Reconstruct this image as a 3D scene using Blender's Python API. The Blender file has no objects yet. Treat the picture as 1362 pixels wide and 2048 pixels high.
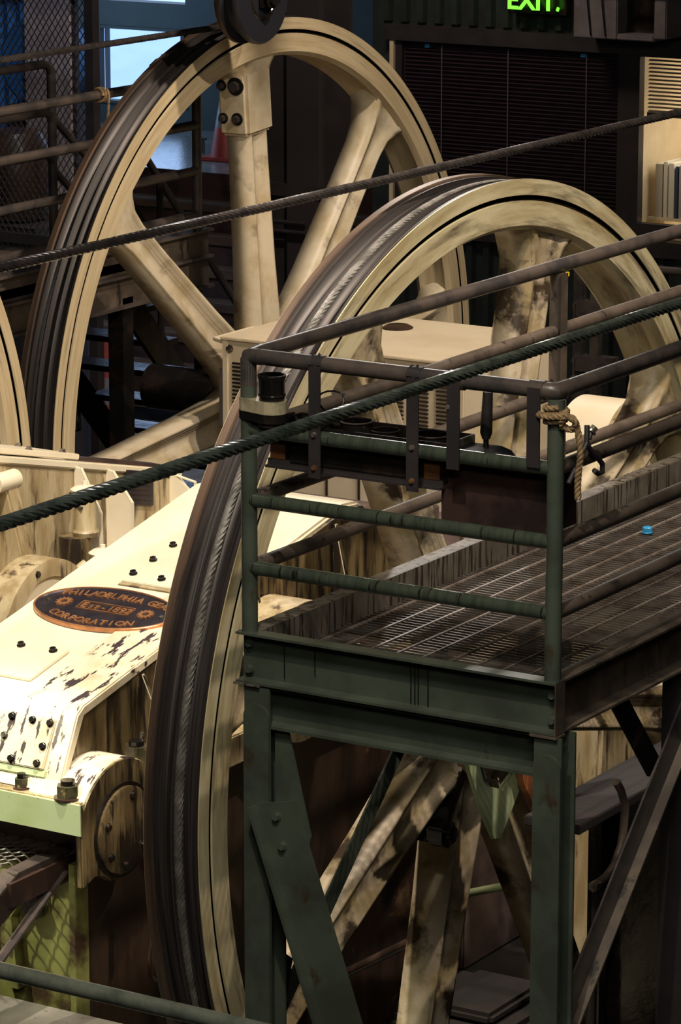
import bpy, bmesh, math, random
from mathutils import Vector, Matrix
random.seed(7)
S = bpy.context.scene
C = S.collection
pi = math.pi
R = math.radians

# ------------------------------------------------------------------ camera, world, lights, exposure
cd = bpy.data.cameras.new('camera'); cam = bpy.data.objects.new('camera', cd); C.objects.link(cam)
cam.location = (0, 0, 6.3); cam.rotation_euler = (R(90 - 13.2), 0, R(31.8))
cd.sensor_fit = 'VERTICAL'; cd.sensor_height = 24; cd.lens = 7240 / 2048 * 24; cd.clip_end = 200
S.camera = cam
w = bpy.data.worlds.new('world'); S.world = w; w.use_nodes = True
w.node_tree.nodes['Background'].inputs[0].default_value = (0.46, 0.64, 1.0, 1)
w.node_tree.nodes['Background'].inputs[1].default_value = 2.6
def spot(name, loc, tgt, power, color, size=70, rad=.12, blend=.5):
    d = bpy.data.lights.new(name, 'SPOT'); d.energy = power; d.color = color; d.spot_size = R(size); d.spot_blend = blend
    d.shadow_soft_size = rad
    o = bpy.data.objects.new(name, d); C.objects.link(o); o.location = loc
    o.rotation_euler = (Vector(tgt) - Vector(loc)).to_track_quat('-Z', 'Y').to_euler(); return o
def area(name, loc, tgt, power, color, sx=1.0, sy=1.0):
    d = bpy.data.lights.new(name, 'AREA'); d.shape = 'RECTANGLE'; d.size = sx; d.size_y = sy; d.energy = power; d.color = color
    o = bpy.data.objects.new(name, d); C.objects.link(o); o.location = loc
    o.rotation_euler = (Vector(tgt) - Vector(loc)).to_track_quat('-Z', 'Y').to_euler(); return o
WARM = (1.0, .84, .66); COOL = (.35, .62, 1.0)
spot('lamp_gearbox', (-7.6, 9.8, 9.0), (-8.6, 12.2, 2.3), 2800, (1.0, .88, .72), 46, .10)
spot('lamp_sheave', (-3.2, 12.6, 8.8), (-8.6, 13.6, 2.2), 1500, WARM, 62, .07)
spot('lamp_rear', (-6.9, 15.2, 9.0), (-10.6, 17.0, 2.6), 1500, WARM, 62, .15)
spot('fill_low_sheave', (-4.7, 6.6, 8.6), (-6.9, 11.9, 1.2), 700, (1.0, .86, .66), 42, .06)  # unseen spot, added and aimed to light the front sheave's lower part
area('lamp_bay', (-3.4, 5.5, 9.0), (-6.5, 11.5, 2.0), 170, (1.0, .97, .84), 2.5, .4)
area('fill_far', (-13.5, 21.0, 7.0), (-15.5, 24.5, 1.5), 95, (1.0, .80, .62), 1.2, .4)  # added warm fill over the rear pit, brightens the timber steps
area('fill_upper_floor', (-21.5, 27.0, 3.2), (-18.0, 27.6, 1.9), 60, COOL, 1.5, 1.0)  # unseen cool fill inside the room, added to turn the upper floor blue
area('fill_front', (-.5, 1.5, 8.6), (-6.5, 11.0, 2.4), 150, (1.0, .93, .78), 3.5, .5)  # soft camera-side fill, added to lift the shadows on the platform front
spot('fill_back', (-13.0, 21.5, 9.4), (-6.0, 11.0, 3.2), 800, (1.0, .92, .84), 34, .12)  # unseen spot added from behind for highlight streaks along the rails
spot('fill_fence', (-12.6, 17.6, 8.6), (-15.8, 21.3, 3.2), 420, (.86, .85, 1.0), 40, .1)  # no fixture here: spot added to brighten the plank panel
spot('fill_step', (-9.5, 9.0, 5.0), (-8.05, 10.95, 1.25), 650, (1.0, .95, .68), 26, .025)  # unseen spot added to throw the mesh step's shadow on the front panel
spot('fill_rear_floor', (-20.5, 24.5, 3.0), (-16.8, 24.4, 0), 260, (.55, .75, 1.0), 60, .3)  # added blue spot standing in for daylight on the rear pit floor
S.view_settings.view_transform = 'Standard'; S.view_settings.look = 'None'; S.view_settings.gamma = 1
S.view_settings.use_curve_mapping = False; S.view_settings.exposure = 0.0

# ------------------------------------------------------------------ materials
MATS = {}
def mat(name, col, rough=.5, metal=0.0, col2=None, scale=6, lo=.45, hi=.62, stretch=(1, 1, 1), col3=None, scale3=25, lo3=.62, hi3=.7,
        bump=.0, polar=False, emit=None, es=0, coat=0, stretch3=(1, 1, 1)):
    m = bpy.data.materials.new(name); m.use_nodes = True; nt = m.node_tree; b = nt.nodes['Principled BSDF']
    b.inputs['Roughness'].default_value = rough; b.inputs['Metallic'].default_value = metal
    b.inputs['Base Color'].default_value = (*col, 1)
    if coat: b.inputs['Coat Weight'].default_value = coat; b.inputs['Coat Roughness'].default_value = .15
    if emit: b.inputs['Emission Color'].default_value = (*emit, 1); b.inputs['Emission Strength'].default_value = es
    N = nt.nodes.new; L = nt.links.new
    if col2:
        tc = N('ShaderNodeTexCoord'); src = tc.outputs['Object']
        wsrc = None
        if polar:                       # direction about the hub, radius, and x as the fourth coordinate: wear runs round the rim without a seam
            sp = N('ShaderNodeSeparateXYZ'); L(src, sp.inputs[0])
            yz = N('ShaderNodeCombineXYZ'); L(sp.outputs[1], yz.inputs[0]); L(sp.outputs[2], yz.inputs[1])
            ln = N('ShaderNodeVectorMath'); ln.operation = 'LENGTH'; L(yz.outputs[0], ln.inputs[0])
            nm = N('ShaderNodeVectorMath'); nm.operation = 'NORMALIZE'; L(yz.outputs[0], nm.inputs[0])
            sq = N('ShaderNodeSeparateXYZ'); L(nm.outputs[0], sq.inputs[0])
            cb = N('ShaderNodeCombineXYZ'); L(sq.outputs[0], cb.inputs[0]); L(sq.outputs[1], cb.inputs[1]); L(ln.outputs['Value'], cb.inputs[2]); src = cb.outputs[0]; wsrc = sp.outputs[0]
        def layer(prev, c, st, sc, lo, hi):
            mp = N('ShaderNodeMapping'); mp.inputs['Scale'].default_value = (st[1], st[1], st[2]) if polar else st; L(src, mp.inputs[0])
            n = N('ShaderNodeTexNoise'); n.inputs['Scale'].default_value = sc; n.inputs['Detail'].default_value = 7; n.inputs['Roughness'].default_value = .62
            L(mp.outputs[0], n.inputs[0])
            if polar:
                n.noise_dimensions = '4D'; ww = N('ShaderNodeMath'); ww.operation = 'MULTIPLY'; L(wsrc, ww.inputs[0]); ww.inputs[1].default_value = st[0]; L(ww.outputs[0], n.inputs['W'])
            r = N('ShaderNodeMapRange'); r.inputs[1].default_value = lo; r.inputs[2].default_value = hi; L(n.outputs[0], r.inputs[0])
            mx = N('ShaderNodeMix'); mx.data_type = 'RGBA'; L(r.outputs[0], mx.inputs[0])
            if prev is None: mx.inputs[6].default_value = (*col, 1)
            else: L(prev, mx.inputs[6])
            mx.inputs[7].default_value = (*c, 1); return mx.outputs[2], n
        o, n = layer(None, col2, stretch, scale, lo, hi)
        if col3: o, n3 = layer(o, col3, stretch3, scale3, lo3, hi3)
        L(o, b.inputs['Base Color'])
        if bump:
            bp = N('ShaderNodeBump'); bp.inputs['Strength'].default_value = bump; bp.inputs['Distance'].default_value = .01
            L(n.outputs[0], bp.inputs['Height']); L(bp.outputs[0], b.inputs['Normal'])
    MATS[name] = m; return m
cream = mat('cream_paint', (.80, .72, .56), .42, 0, (.74, .64, .46), 3, .45, .7, col3=(.10, .07, .045), scale3=30, lo3=.72, hi3=.74, bump=.05)
cream_worn = mat('worn_cream_paint', (.76, .67, .50), .42, 0, (.60, .48, .31), 5, .45, .65, col3=(.045, .03, .035), scale3=7, lo3=.56, hi3=.585, stretch3=(3.6, .9, 1), bump=.15)
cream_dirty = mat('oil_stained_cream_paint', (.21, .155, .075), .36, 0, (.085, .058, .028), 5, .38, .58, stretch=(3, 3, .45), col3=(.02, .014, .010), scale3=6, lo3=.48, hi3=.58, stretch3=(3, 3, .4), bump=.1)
cream_side = mat('side_cream_paint', (.45, .37, .23), .4, 0, (.29, .215, .11), 4, .42, .62, stretch=(3, 3, .5), col3=(.08, .052, .03), scale3=6, lo3=.54, hi3=.66, stretch3=(3, 3, .5), bump=.08)
lime = mat('pale_green_paint', (.46, .55, .33), .4, 0, (.38, .46, .22), 5, .45, .7, col3=(.05, .04, .02), scale3=22, lo3=.68, hi3=.71)
lime_dark = mat('yellow_green_paint', (.27, .28, .09), .45, 0, (.14, .13, .04), 4, .42, .62, col3=(.06, .035, .02), scale3=4, lo3=.52, hi3=.64)
brown_oil = mat('oily_brown_paint', (.055, .032, .022), .32, 0, (.022, .014, .011), 4, .42, .62, stretch=(2, 2, .6), col3=(.20, .13, .07), scale3=3, lo3=.62, hi3=.72)
wheel_cream = mat('sheave_cream_paint', (.56, .46, .30), .45, 0, (.44, .34, .20), 7, .42, .62, stretch=(2, .6, 6), polar=True, col3=(.13, .09, .06), scale3=7, lo3=.58, hi3=.78, stretch3=(2, .5, 7), bump=.05)
wheel_patchy = mat('patchy_sheave_cream_paint', (.56, .50, .33), .42, 0, (.38, .31, .17), 5, .42, .62, stretch=(2, .8, 3), polar=True, col3=(.07, .05, .03), scale3=5, lo3=.50, hi3=.70, stretch3=(2, .9, 4), bump=.08)
spoke_cream = mat('spoke_cream_paint', (.60, .52, .39), .45, 0, (.46, .37, .23), 6, .42, .65, col3=(.16, .11, .07), scale3=5, lo3=.60, hi3=.78, bump=.06)
spoke_patchy = mat('patchy_spoke_cream_paint', (.60, .50, .37), .42, 0, (.36, .28, .15), 6, .4, .6, col3=(.05, .033, .02), scale3=4, lo3=.52, hi3=.62, bump=.1)
tread = mat('worn_steel_tread', (.026, .021, .021), .42, .3, (.065, .055, .054), 14, .47, .65, stretch=(9, .15, 2), polar=True, col3=(.010, .008, .008), scale3=10, lo3=.50, hi3=.60, stretch3=(9, .15, 2))
tread_brown = mat('brown_steel_flange', (.10, .062, .042), .45, .3, (.045, .032, .026), 8, .45, .6, stretch=(3, .3, 3), polar=True)
green = mat('dark_green_steel_paint', (.068, .084, .064), .36, 0, (.046, .056, .044), 4, .42, .6, col3=(.045, .028, .018), scale3=9, lo3=.62, hi3=.72, stretch3=(1, 1, .6), bump=.04)
green_wet = mat('wet_green_pipe_paint', (.050, .064, .048), .2, 0, (.034, .042, .032), 9, .44, .62, stretch=(5, 1, .5), col3=(.012, .010, .009), scale3=11, lo3=.60, hi3=.64, stretch3=(5, 1, .4), bump=.08, coat=.6)
brown_pipe = mat('brown_lit_dusty_pipe_paint', (.105, .080, .064), .45, 0, (.060, .046, .038), 6, .42, .62, col3=(.025, .02, .018), scale3=22, lo3=.60, hi3=.66, bump=.08)  # side rails: brownish light on green paint mixed into the colour, plus dust
grey_pipe = mat('grey_brown_pipe_paint', (.085, .066, .058), .36, 0, (.038, .033, .034), 6, .42, .6, col3=(.24, .26, .34), scale3=12, lo3=.74, hi3=.77, bump=.05)
brown_beam = mat('brown_lit_grimy_steel', (.115, .088, .066), .5, 0, (.05, .038, .032), 5, .42, .6, col3=(.02, .016, .013), scale3=12, lo3=.58, hi3=.66, stretch3=(1, 1, .3))  # brown light on the green platform's sides put into the colour, with grime
toe = mat('drip_streaked_grey_steel', (.125, .112, .095), .45, 0, (.08, .068, .055), 6, .42, .6, col3=(.022, .014, .010), scale3=12, lo3=.53, hi3=.58, stretch3=(3, 3.5, .22))
grate_m = mat('galvanised_grating', (.17, .145, .13), .42, .3, (.09, .07, .06), 9, .45, .62)
rod_m = mat('pale_cross_rod', (.34, .29, .26), .42, .3, (.18, .14, .12), 9, .45, .62)  # paler copy of the grating steel, so the cross rods stand out
matt_black = mat('matt_black_steel', (.012, .010, .011), .75, 0, (.02, .014, .012), 4, .45, .6)  # near-black and matt, for the bed shelf and the block
black = mat('oily_black_steel', (.012, .011, .011), .18, .2, (.03, .02, .016), 6, .5, .65, bump=.3)
dark = mat('dark_steel_paint', (.022, .019, .021), .5, 0, (.032, .026, .028), 4, .4, .6)
dark_brown = mat('dark_red_brown_steel', (.045, .024, .020), .42, 0, (.02, .012, .012), 5, .45, .6, bump=.05)
rope_m = mat('greased_green_rope', (.075, .088, .074), .30, .25, (.040, .048, .042), 20, .45, .6)
rope_grey = mat('worn_grey_rope', (.060, .050, .048), .35, .5, (.035, .03, .03), 20, .45, .6)
rope_bright = mat('bright_steel_rope', (.15, .14, .13), .5, .2, (.07, .065, .06), 12, .4, .6)
hemp = mat('tan_hemp', (.30, .20, .10), .8, 0, (.16, .10, .05), 40, .4, .6)
wood = mat('oiled_wood', (.17, .072, .022), .5, 0, (.08, .03, .012), 6, .4, .6, stretch=(1, 1, 6))
steps_m = mat('brown_timber', (.085, .05, .03), .5, 0, (.05, .03, .02), 4, .4, .6)
conc = mat('grey_concrete', (.17, .16, .14), .5, 0, (.10, .09, .075), 4, .4, .65, col3=(.05, .045, .04), scale3=30, lo3=.62, hi3=.68, bump=.1)
conc_wet = mat('polished_concrete', (.20, .20, .20), .25, 0, (.12, .12, .12), 3, .4, .65)
pit = mat('dark_oily_concrete', (.020, .018, .016), .4, 0, (.008, .007, .007), 3, .4, .6, bump=.1)
wallm = mat('dark_green_corrugated', (.018, .028, .024), .55, 0, (.012, .016, .016), 4, .4, .6)
wall_teal = mat('dark_teal_wall', (.022, .030, .026), .6, 0, (.016, .022, .02), 4, .4, .6)
wall_dim = mat('dim_plaster', (.05, .045, .045), .7, 0, (.035, .03, .032), 3, .4, .6)
blind_m = mat('dark_plum_blind', (.034, .016, .026), .5, 0, (.022, .014, .017), 2.0, .4, .6)
blind_br = mat('brown_blind', (.055, .036, .025), .5)
beige = mat('beige_box_paint', (.76, .65, .48), .4, 0, (.68, .57, .41), 3, .45, .65, col3=(.22, .16, .10), scale3=20, lo3=.70, hi3=.74)
office_in = mat('cream_office_wall', (.72, .60, .40), .6, 0, (.62, .5, .32), 2, .4, .6)
tape_m = mat('beige_tape', (.38, .33, .22), .4, 0, (.22, .19, .13), 12, .45, .6)
orange = mat('faded_red_cone', (.36, .05, .035), .5, 0, (.26, .035, .028), 5, .4, .6)
white_band = mat('grey_reflective_band', (.20, .18, .17), .4)
blue_m = mat('blue_plastic', (.02, .13, .40), .4, 0, (.015, .09, .3), 5, .4, .6)
cap_blue = mat('bright_blue_plastic', (.03, .30, .62), .35)
bright_steel = mat('bright_bolt_steel', (.30, .27, .23), .25, .7, (.1, .08, .07), 20, .5, .6)
copper = mat('copper_lettering', (.66, .32, .15), .32, .6, (.42, .19, .09), 14, .4, .65)
plate_blk = mat('black_cast_plate', (.028, .024, .034), .35, .3, (.05, .04, .045), 9, .45, .65, bump=.15)
exit_m = mat('green_exit_light', (.1, .6, .05), .5, emit=(.22, 1.0, .05), es=1.4)
paper = [mat('binder_' + n, c, .6) for n, c in (('cream', (.62, .57, .45)), ('tan', (.46, .40, .30)), ('navy', (.04, .045, .10)), ('white', (.70, .66, .58)), ('grey', (.34, .31, .26)))]
lime_tag = mat('lime_label', (.30, .75, .05), .5)
ac_m = mat('grey_unit_paint', (.17, .15, .16), .5, 0, (.12, .10, .11), 5, .4, .6)
rustor = mat('orange_rust', (.42, .15, .045), .55, 0, (.2, .07, .03), 9, .4, .6)
curtain_m = mat('pale_plank_panel', (.42, .38, .40), .6, 0, (.30, .25, .28), 4, .4, .6)
glass = mat('window_glass', (.9, .95, 1), .05)
glass.node_tree.nodes['Principled BSDF'].inputs['Transmission Weight'].default_value = 1.0
outside = mat('pale_blue_render', (.55, .62, .75), .8, 0, (.45, .53, .68), 1.5, .4, .6)
yellow_m = mat('yellow_paint_mark', (.75, .55, .03), .5)

# ------------------------------------------------------------------ mesh helpers
class MB:
    def __init__(s): s.v = []; s.f = []; s.sm = []
    def add(s, vs, fs, smooth=False):
        n = len(s.v); s.v += [tuple(v) for v in vs]; s.f += [tuple(i + n for i in f) for f in fs]; s.sm += [smooth] * len(fs); return s
    def box(s, x0, x1, y0, y1, z0, z1):
        return s.add([(x, y, z) for x in (x0, x1) for y in (y0, y1) for z in (z0, z1)],
                     [(0, 1, 3, 2), (4, 6, 7, 5), (0, 4, 5, 1), (2, 3, 7, 6), (0, 2, 6, 4), (1, 5, 7, 3)])
    def tube(s, pts, r, n=12, caps=True):
        pts = [Vector(p) for p in pts]; rings = []; up = None
        for i, p in enumerate(pts):
            a = (pts[min(i + 1, len(pts) - 1)] - pts[max(i - 1, 0)]).normalized()
            if up is None: up = Vector((0, 0, 1)) if abs(a.z) < .9 else Vector((1, 0, 0))
            u = (up - a * up.dot(a)).normalized(); up = u; q = a.cross(u)
            rr = r[i] if isinstance(r, (list, tuple)) else r
            rings.append([p + (u * math.cos(t) + q * math.sin(t)) * rr for t in [2 * pi * k / n for k in range(n)]])
        vs = [v for g in rings for v in g]
        fs = [(i * n + k, i * n + (k + 1) % n, (i + 1) * n + (k + 1) % n, (i + 1) * n + k) for i in range(len(pts) - 1) for k in range(n)]
        s.add(vs, fs, True)
        if caps: s.add(rings[0], [tuple(range(n))[::-1]]); s.add(rings[-1], [tuple(range(n))])
        return s
    def cyl(s, a, b, r, n=24, r2=None): return s.tube([a, b], [r, r if r2 is None else r2], n)
    def prism(s, poly, axis, a, b):           # poly of 2-D points, extruded along axis from a to b
        def P(p, t): return {'x': (t, p[0], p[1]), 'y': (p[0], t, p[1]), 'z': (p[0], p[1], t)}[axis]
        n = len(poly)
        return s.add([P(p, a) for p in poly] + [P(p, b) for p in poly],
                     [tuple(range(n))[::-1], tuple(range(n, 2 * n))] + [(i, (i + 1) % n, n + (i + 1) % n, n + i) for i in range(n)])
    def bar(s, a, b, w, h, up=(0, 0, 1)):     # rectangular bar from a to b
        a = Vector(a); b = Vector(b); d = (b - a).normalized(); u = Vector(up); u = (u - d * u.dot(d)).normalized(); q = d.cross(u)
        vs = [p + q * (w / 2 * i) + u * (h / 2 * j) for p in (a, b) for i, j in ((-1, -1), (1, -1), (1, 1), (-1, 1))]
        return s.add(vs, [(0, 1, 2, 3), (7, 6, 5, 4), (0, 4, 5, 1), (1, 5, 6, 2), (2, 6, 7, 3), (3, 7, 4, 0)])
    def ring(s, prof, n=128, cx=0, cy=0, cz=0, closed=True, smooth=True):   # profile (x, r) revolved about the X axis
        m = len(prof); vs = []
        for i in range(n):
            t = 2 * pi * i / n
            vs += [(cx + p[0], cy + p[1] * math.cos(t), cz + p[1] * math.sin(t)) for p in prof]
        fs = []
        for i in range(n):
            j = (i + 1) % n
            for k in range(m if closed else m - 1):
                l = (k + 1) % m; fs.append((i * m + k, i * m + l, j * m + l, j * m + k))
        return s.add(vs, fs, smooth)
    def lathe(s, prof, c=(0, 0, 0), n=24, axis='z'):   # prof (r, h)
        m = len(prof); vs = []
        for i in range(n):
            t = 2 * pi * i / n
            for r, h in prof:
                a, b = r * math.cos(t), r * math.sin(t)
                vs.append({'z': (c[0] + a, c[1] + b, c[2] + h), 'x': (c[0] + h, c[1] + a, c[2] + b), 'y': (c[0] + a, c[1] + h, c[2] + b)}[axis])
        fs = [(i * m + k, ((i + 1) % n) * m + k, ((i + 1) % n) * m + k + 1, i * m + k + 1) for i in range(n) for k in range(m - 1)]
        return s.add(vs, fs, True)
    def build(s, name, m, parent=None, loc=None, bevel=0, kind=None, seg=2):
        org = Vector(parent['o']) if parent is not None and 'o' in parent else None
        if parent is None:
            if loc is None:
                xs = [v[0] for v in s.v]; ys = [v[1] for v in s.v]; zs = [v[2] for v in s.v]
                loc = ((min(xs) + max(xs)) / 2, (min(ys) + max(ys)) / 2, min(zs))
            org = Vector(loc)
        elif loc is not None: org = org + Vector(loc)
        me = bpy.data.meshes.new(name); me.from_pydata([tuple(Vector(v) - org) for v in s.v], [], s.f)
        me.materials.append(m)
        bm = bmesh.new(); bm.from_mesh(me); bmesh.ops.remove_doubles(bm, verts=bm.verts, dist=1e-6) if False else None
        bmesh.ops.recalc_face_normals(bm, faces=bm.faces)
        if bevel:
            es = [e for e in bm.edges if len(e.link_faces) == 2 and e.calc_face_angle(0) > R(25)]
            try: bmesh.ops.bevel(bm, geom=es, offset=bevel, segments=seg, affect='EDGES', clamp_overlap=True)
            except Exception: pass
        bm.to_mesh(me); bm.free()
        if any(s.sm) and not bevel:
            for p, q in zip(me.polygons, s.sm): p.use_smooth = q
            me.update()
        elif bevel:
            for p in me.polygons: p.use_smooth = True
            me.set_sharp_from_angle(angle=R(35))
        if any(s.sm): me.set_sharp_from_angle(angle=R(40)) if not bevel else None
        o = bpy.data.objects.new(name, me); C.objects.link(o)
        if parent is not None: o.parent = parent; o.location = loc if loc is not None else (0, 0, 0)
        else: o.location = loc
        if parent is not None and 'o' in parent: o['o'] = tuple(org)      # only used while building, removed at the end
        elif parent is None: o['o'] = tuple(org)
        if kind: o['kind'] = kind
        return o
def thing(name, label, cat, loc, group=None):
    o = bpy.data.objects.new(name, None); C.objects.link(o); o.location = loc; o['label'] = label; o['category'] = cat
    o.empty_display_size = .1
    if group: o['group'] = group
    o['o'] = tuple(loc); return o
def tag(o, label, cat, group=None, kind=None):
    if label: o['label'] = label
    if cat: o['category'] = cat
    if group: o['group'] = group
    if kind: o['kind'] = kind
    return o
def bend(p, q, r, n=6):            # rounded corner helper: returns arc points replacing corner q between p.. used for elbows
    return [p, q, r]
def hexbolt(parent, c, axis, r=.016, h=.014, m=None, name='bolt', washer=True):
    mb = MB(); c = Vector(c); a = Vector(axis).normalized()
    if washer: mb.cyl(c, c + a * h * .3, r * 1.25, 16)
    mb.tube([c, c + a * h], r, 6); 
    return mb.build(name, m or black, parent)
def copy_child(src, parent, world_org=None):
    c = src.copy(); C.objects.link(c); c.parent = parent
    return c
def strands(path, R0, rs, n, lay, step, sides=6, hand=1):
    """n helical strands round a path given as function s -> (point, tangent, u, v), list of s"""
    mb = MB()
    fn, L = path
    N = int(L / step)
    for k in range(n):
        pts = []
        for i in range(N + 1):
            s_ = L * i / N; p, u, v = fn(s_); a = hand * 2 * pi * s_ / lay + 2 * pi * k / n
            pts.append(Vector(p) + Vector(u) * R0 * math.cos(a) + Vector(v) * R0 * math.sin(a))
        mb.tube(pts, rs, sides)
    return mb

# ------------------------------------------------------------------ room shell
def struct(mb, name, m, bevel=0):
    o = mb.build(name, m, None, bevel=bevel); o['kind'] = 'structure'; return o
struct(MB().box(-27, 6, -3, 29.2, -.2, 0), 'floor', pit)
struct(MB().box(-27, 6, -3, 29.2, 10.2, 10.4), 'ceiling', dark)
struct(MB().box(5.8, 6, -3, 29.2, 0, 10.2), 'wall_right', wall_dim)
struct(MB().box(-27, 5.8, -3.2, -3, 0, 10.2), 'wall_front', wall_dim)
struct(MB().box(-27, -26.8, -3, 29.2, 0, 10.2), 'wall_left', wall_dim)
# rear left wall with the daylight window opening
Yb = 28.97
wb = MB()
wb.box(-27, -20.75, Yb, Yb + .2, 0, 10.2); wb.box(-19.72, -17.55, Yb, Yb + .2, 0, 10.2)
wb.box(-20.75, -19.72, Yb, Yb + .2, 0, 2.10); wb.box(-20.75, -19.72, Yb, Yb + .2, 2.86, 3.10); wb.box(-20.75, -19.72, Yb, Yb + .2, 4.2, 10.2)
struct(wb, 'wall_back', wall_teal)
wf = MB()
for x in (-20.75, -19.76): wf.box(x, x + .04, Yb - .03, Yb + .1, 2.10, 2.86)
wf.box(-20.71, -19.76, Yb - .03, Yb + .1, 2.10, 2.13); wf.box(-20.71, -19.76, Yb - .03, Yb + .1, 2.83, 2.86)
o = struct(wf, 'window_1', wall_teal)
MB().box(-20.70, -19.77, Yb + .03, Yb + .04, 2.13, 2.83).build('pane', glass, o)
struct(MB().box(-60, -5, 29.2, 70, 1.0, 1.05), 'floor_outside', outside)
struct(MB().box(-60, -5, 33.6, 33.9, 1.05, 1.12), 'trim_1', mat('kerb_grey', (.34, .36, .38), .8))
# reddish partition and pale stair wall right of the dark column
struct(MB().box(-17.55, -14.75, Yb + .3, Yb + .5, 0, 10.2), 'wall_niche', mat('mauve_plaster', (.20, .12, .12), .6, 0, (.15, .09, .10), 3, .4, .6))
MB()
# upper floor and its edge
struct(MB().box(-24, -15.0, 26.54, 29.3, 1.75, 1.9), 'floor_upper', conc_wet)
struct(MB().box(-21, -13.2, 18.8, 26.5, 0, .02), 'floor_rear', conc_wet)
struct(MB().box(-24, -15.0, 26.6, 26.75, 0, 1.75), 'wall_upper_base', steps_m)
# office wall at the right rear, corrugated sheets
Yo = 24.0
struct(MB().box(-14.6, -12.36, Yo + .02, Yo + .2, 3.5, 10.2).box(-14.6, -14.36, Yo + .02, Yo + .2, -.0, 3.5).box(-14.36, 5.8, Yo + .02, Yo + .2, 0, 2.08)
       .box(-12.36, -12.3, Yo + .02, Yo + .2, 2.08, 3.5).box(-12.36, 5.8, Yo + .02, Yo + .2, 3.52, 10.2).box(-10.7, 5.8, Yo + .02, Yo + .2, 2.08, 3.52), 'wall_office', wallm)
cw = MB()
x = -14.5
while x < -9.5:
    for z0, z1 in ((0.0, 1.98), (3.62, 5.2)):
        cw.prism([(x, Yo + .02), (x + .02, Yo - .02), (x + .07, Yo - .02), (x + .09, Yo + .02)], 'z', z0, z1)
    x += .15
o = struct(cw, 'trim_2', wallm)
o['kind'] = 'structure'
struct(MB().box(-14.45, -10.6, Yo - .07, Yo + .02, 3.48, 3.60), 'trim_3', dark)
struct(MB().box(-14.45, -10.6, Yo - .05, Yo + .02, 1.98, 2.10), 'trim_4', dark)
# blind window
bw = thing('window_blind', 'wide dark plum closed venetian blind across the office window at the back', 'blind', (-13.35, Yo, 2.1))
MB().box(-14.36, -14.30, Yo - .04, Yo + .02, 2.1, 3.48).build('frame', dark, bw)
MB().box(-12.42, -12.36, Yo - .06, Yo + .02, 2.1, 3.48).build('frame', dark, bw)
MB().box(-14.3, -12.42, Yo + .0, Yo + .015, 2.1, 3.48).build('backing', blind_m, bw)
sl0 = None
for i in range(44):
    z = 2.12 + i * .031
    if sl0 is None: sl0 = MB().bar((-14.29, Yo - .012, 2.12), (-12.43, Yo - .012, 2.12), .033, .0018, up=(0, -.35, .94)).build('slat', blind_m, bw)
    else:
        c = copy_child(sl0, bw); c.location = (0, 0, i * .031)
for x in (-13.95, -13.37, -12.7): MB().cyl((x, Yo - .032, 2.12), (x, Yo - .032, 3.46), .004, 6).build('cord', ac_m, bw)
for i, x in enumerate((-14.1, -12.75)): MB().box(x, x + .04, Yo - .035, Yo - .028, 3.435, 3.46).build('clip', cap_blue, bw)
# yellow-cream vertical door edge strip left of the blind
struct(MB().box(-14.40, -14.365, Yo - .06, Yo + .02, 2.05, 3.50), 'trim_5', office_in)
# lit office behind the right window
struct(MB().box(-12.3, -12.26, Yo - .02, Yo + 1.4, 2.0, 3.6).box(-12.3, -10.3, Yo + 1.4, Yo + 1.44, 2.0, 3.7).box(-12.3, -10.3, Yo + .2, Yo + 1.4, 3.7, 3.74)
       .box(-12.3, -10.3, Yo + .2, Yo + 1.4, 2.0, 2.1).box(-10.34, -10.3, Yo + .2, Yo + 1.4, 2.1, 3.7), 'wall_office_room', office_in)
area('lamp_office', (-11.4, Yo + .8, 3.65), (-11.45, Yo + .75, 2.0), 14, (1.0, .90, .74), .8, .3)
area('fill_binders', (-11.4, Yo + .12, 3.0), (-11.6, Yo + .5, 2.3), 5, (1.0, .90, .74), .9, .05)  # strip fill added between blind and binders to brighten the spines
struct(MB().box(-12.36, -12.24, Yo - .06, Yo + .02, 2.14, 3.52).box(-12.24, -10.6, Yo - .06, Yo + .02, 2.14, 2.23).box(-12.24, -10.6, Yo - .06, Yo + .02, 3.47, 3.52), 'window_2', dark)
ob = thing('office_blind', 'half lowered brown blind glowing over the lit office window', 'blind', (-11.6, Yo, 2.9))
s0 = None
for i in range(15):
    if s0 is None: s0 = MB().bar((-12.22, Yo + .05, 3.06), (-10.7, Yo + .05, 3.06), .030, .002, up=(0, -.3, .95)).build('slat', blind_br, ob)
    else: c = copy_child(s0, ob); c.location = (0, 0, i * .029)
MB().box(-12.22, -10.7, Yo + .03, Yo + .07, 3.02, 3.05).build('bottom_rail', dark, ob)
sh = thing('binder_shelf', 'cream shelf board behind the office window carrying the binders', 'shelf', (-11.6, Yo + .3, 2.2))
MB().box(-12.24, -10.7, Yo + .12, Yo + .45, 2.235, 2.255).build('board', office_in, sh)
MB().box(-12.0, -11.97, Yo + .43, Yo + .47, 2.255, 3.3).build('upright', office_in, sh)
names = ['pale tan binder, leftmost on the office shelf', 'narrow cream binder, second from the left on the office shelf', 'cream binder next to the dark spine on the office shelf',
         'thin navy binder among the pale ones on the office shelf', 'grey paper folder just right of the navy binder', 'white binder right of the grey folder on the office shelf', 'white binder with a lime green label on its spine']
x = -12.19
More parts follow.
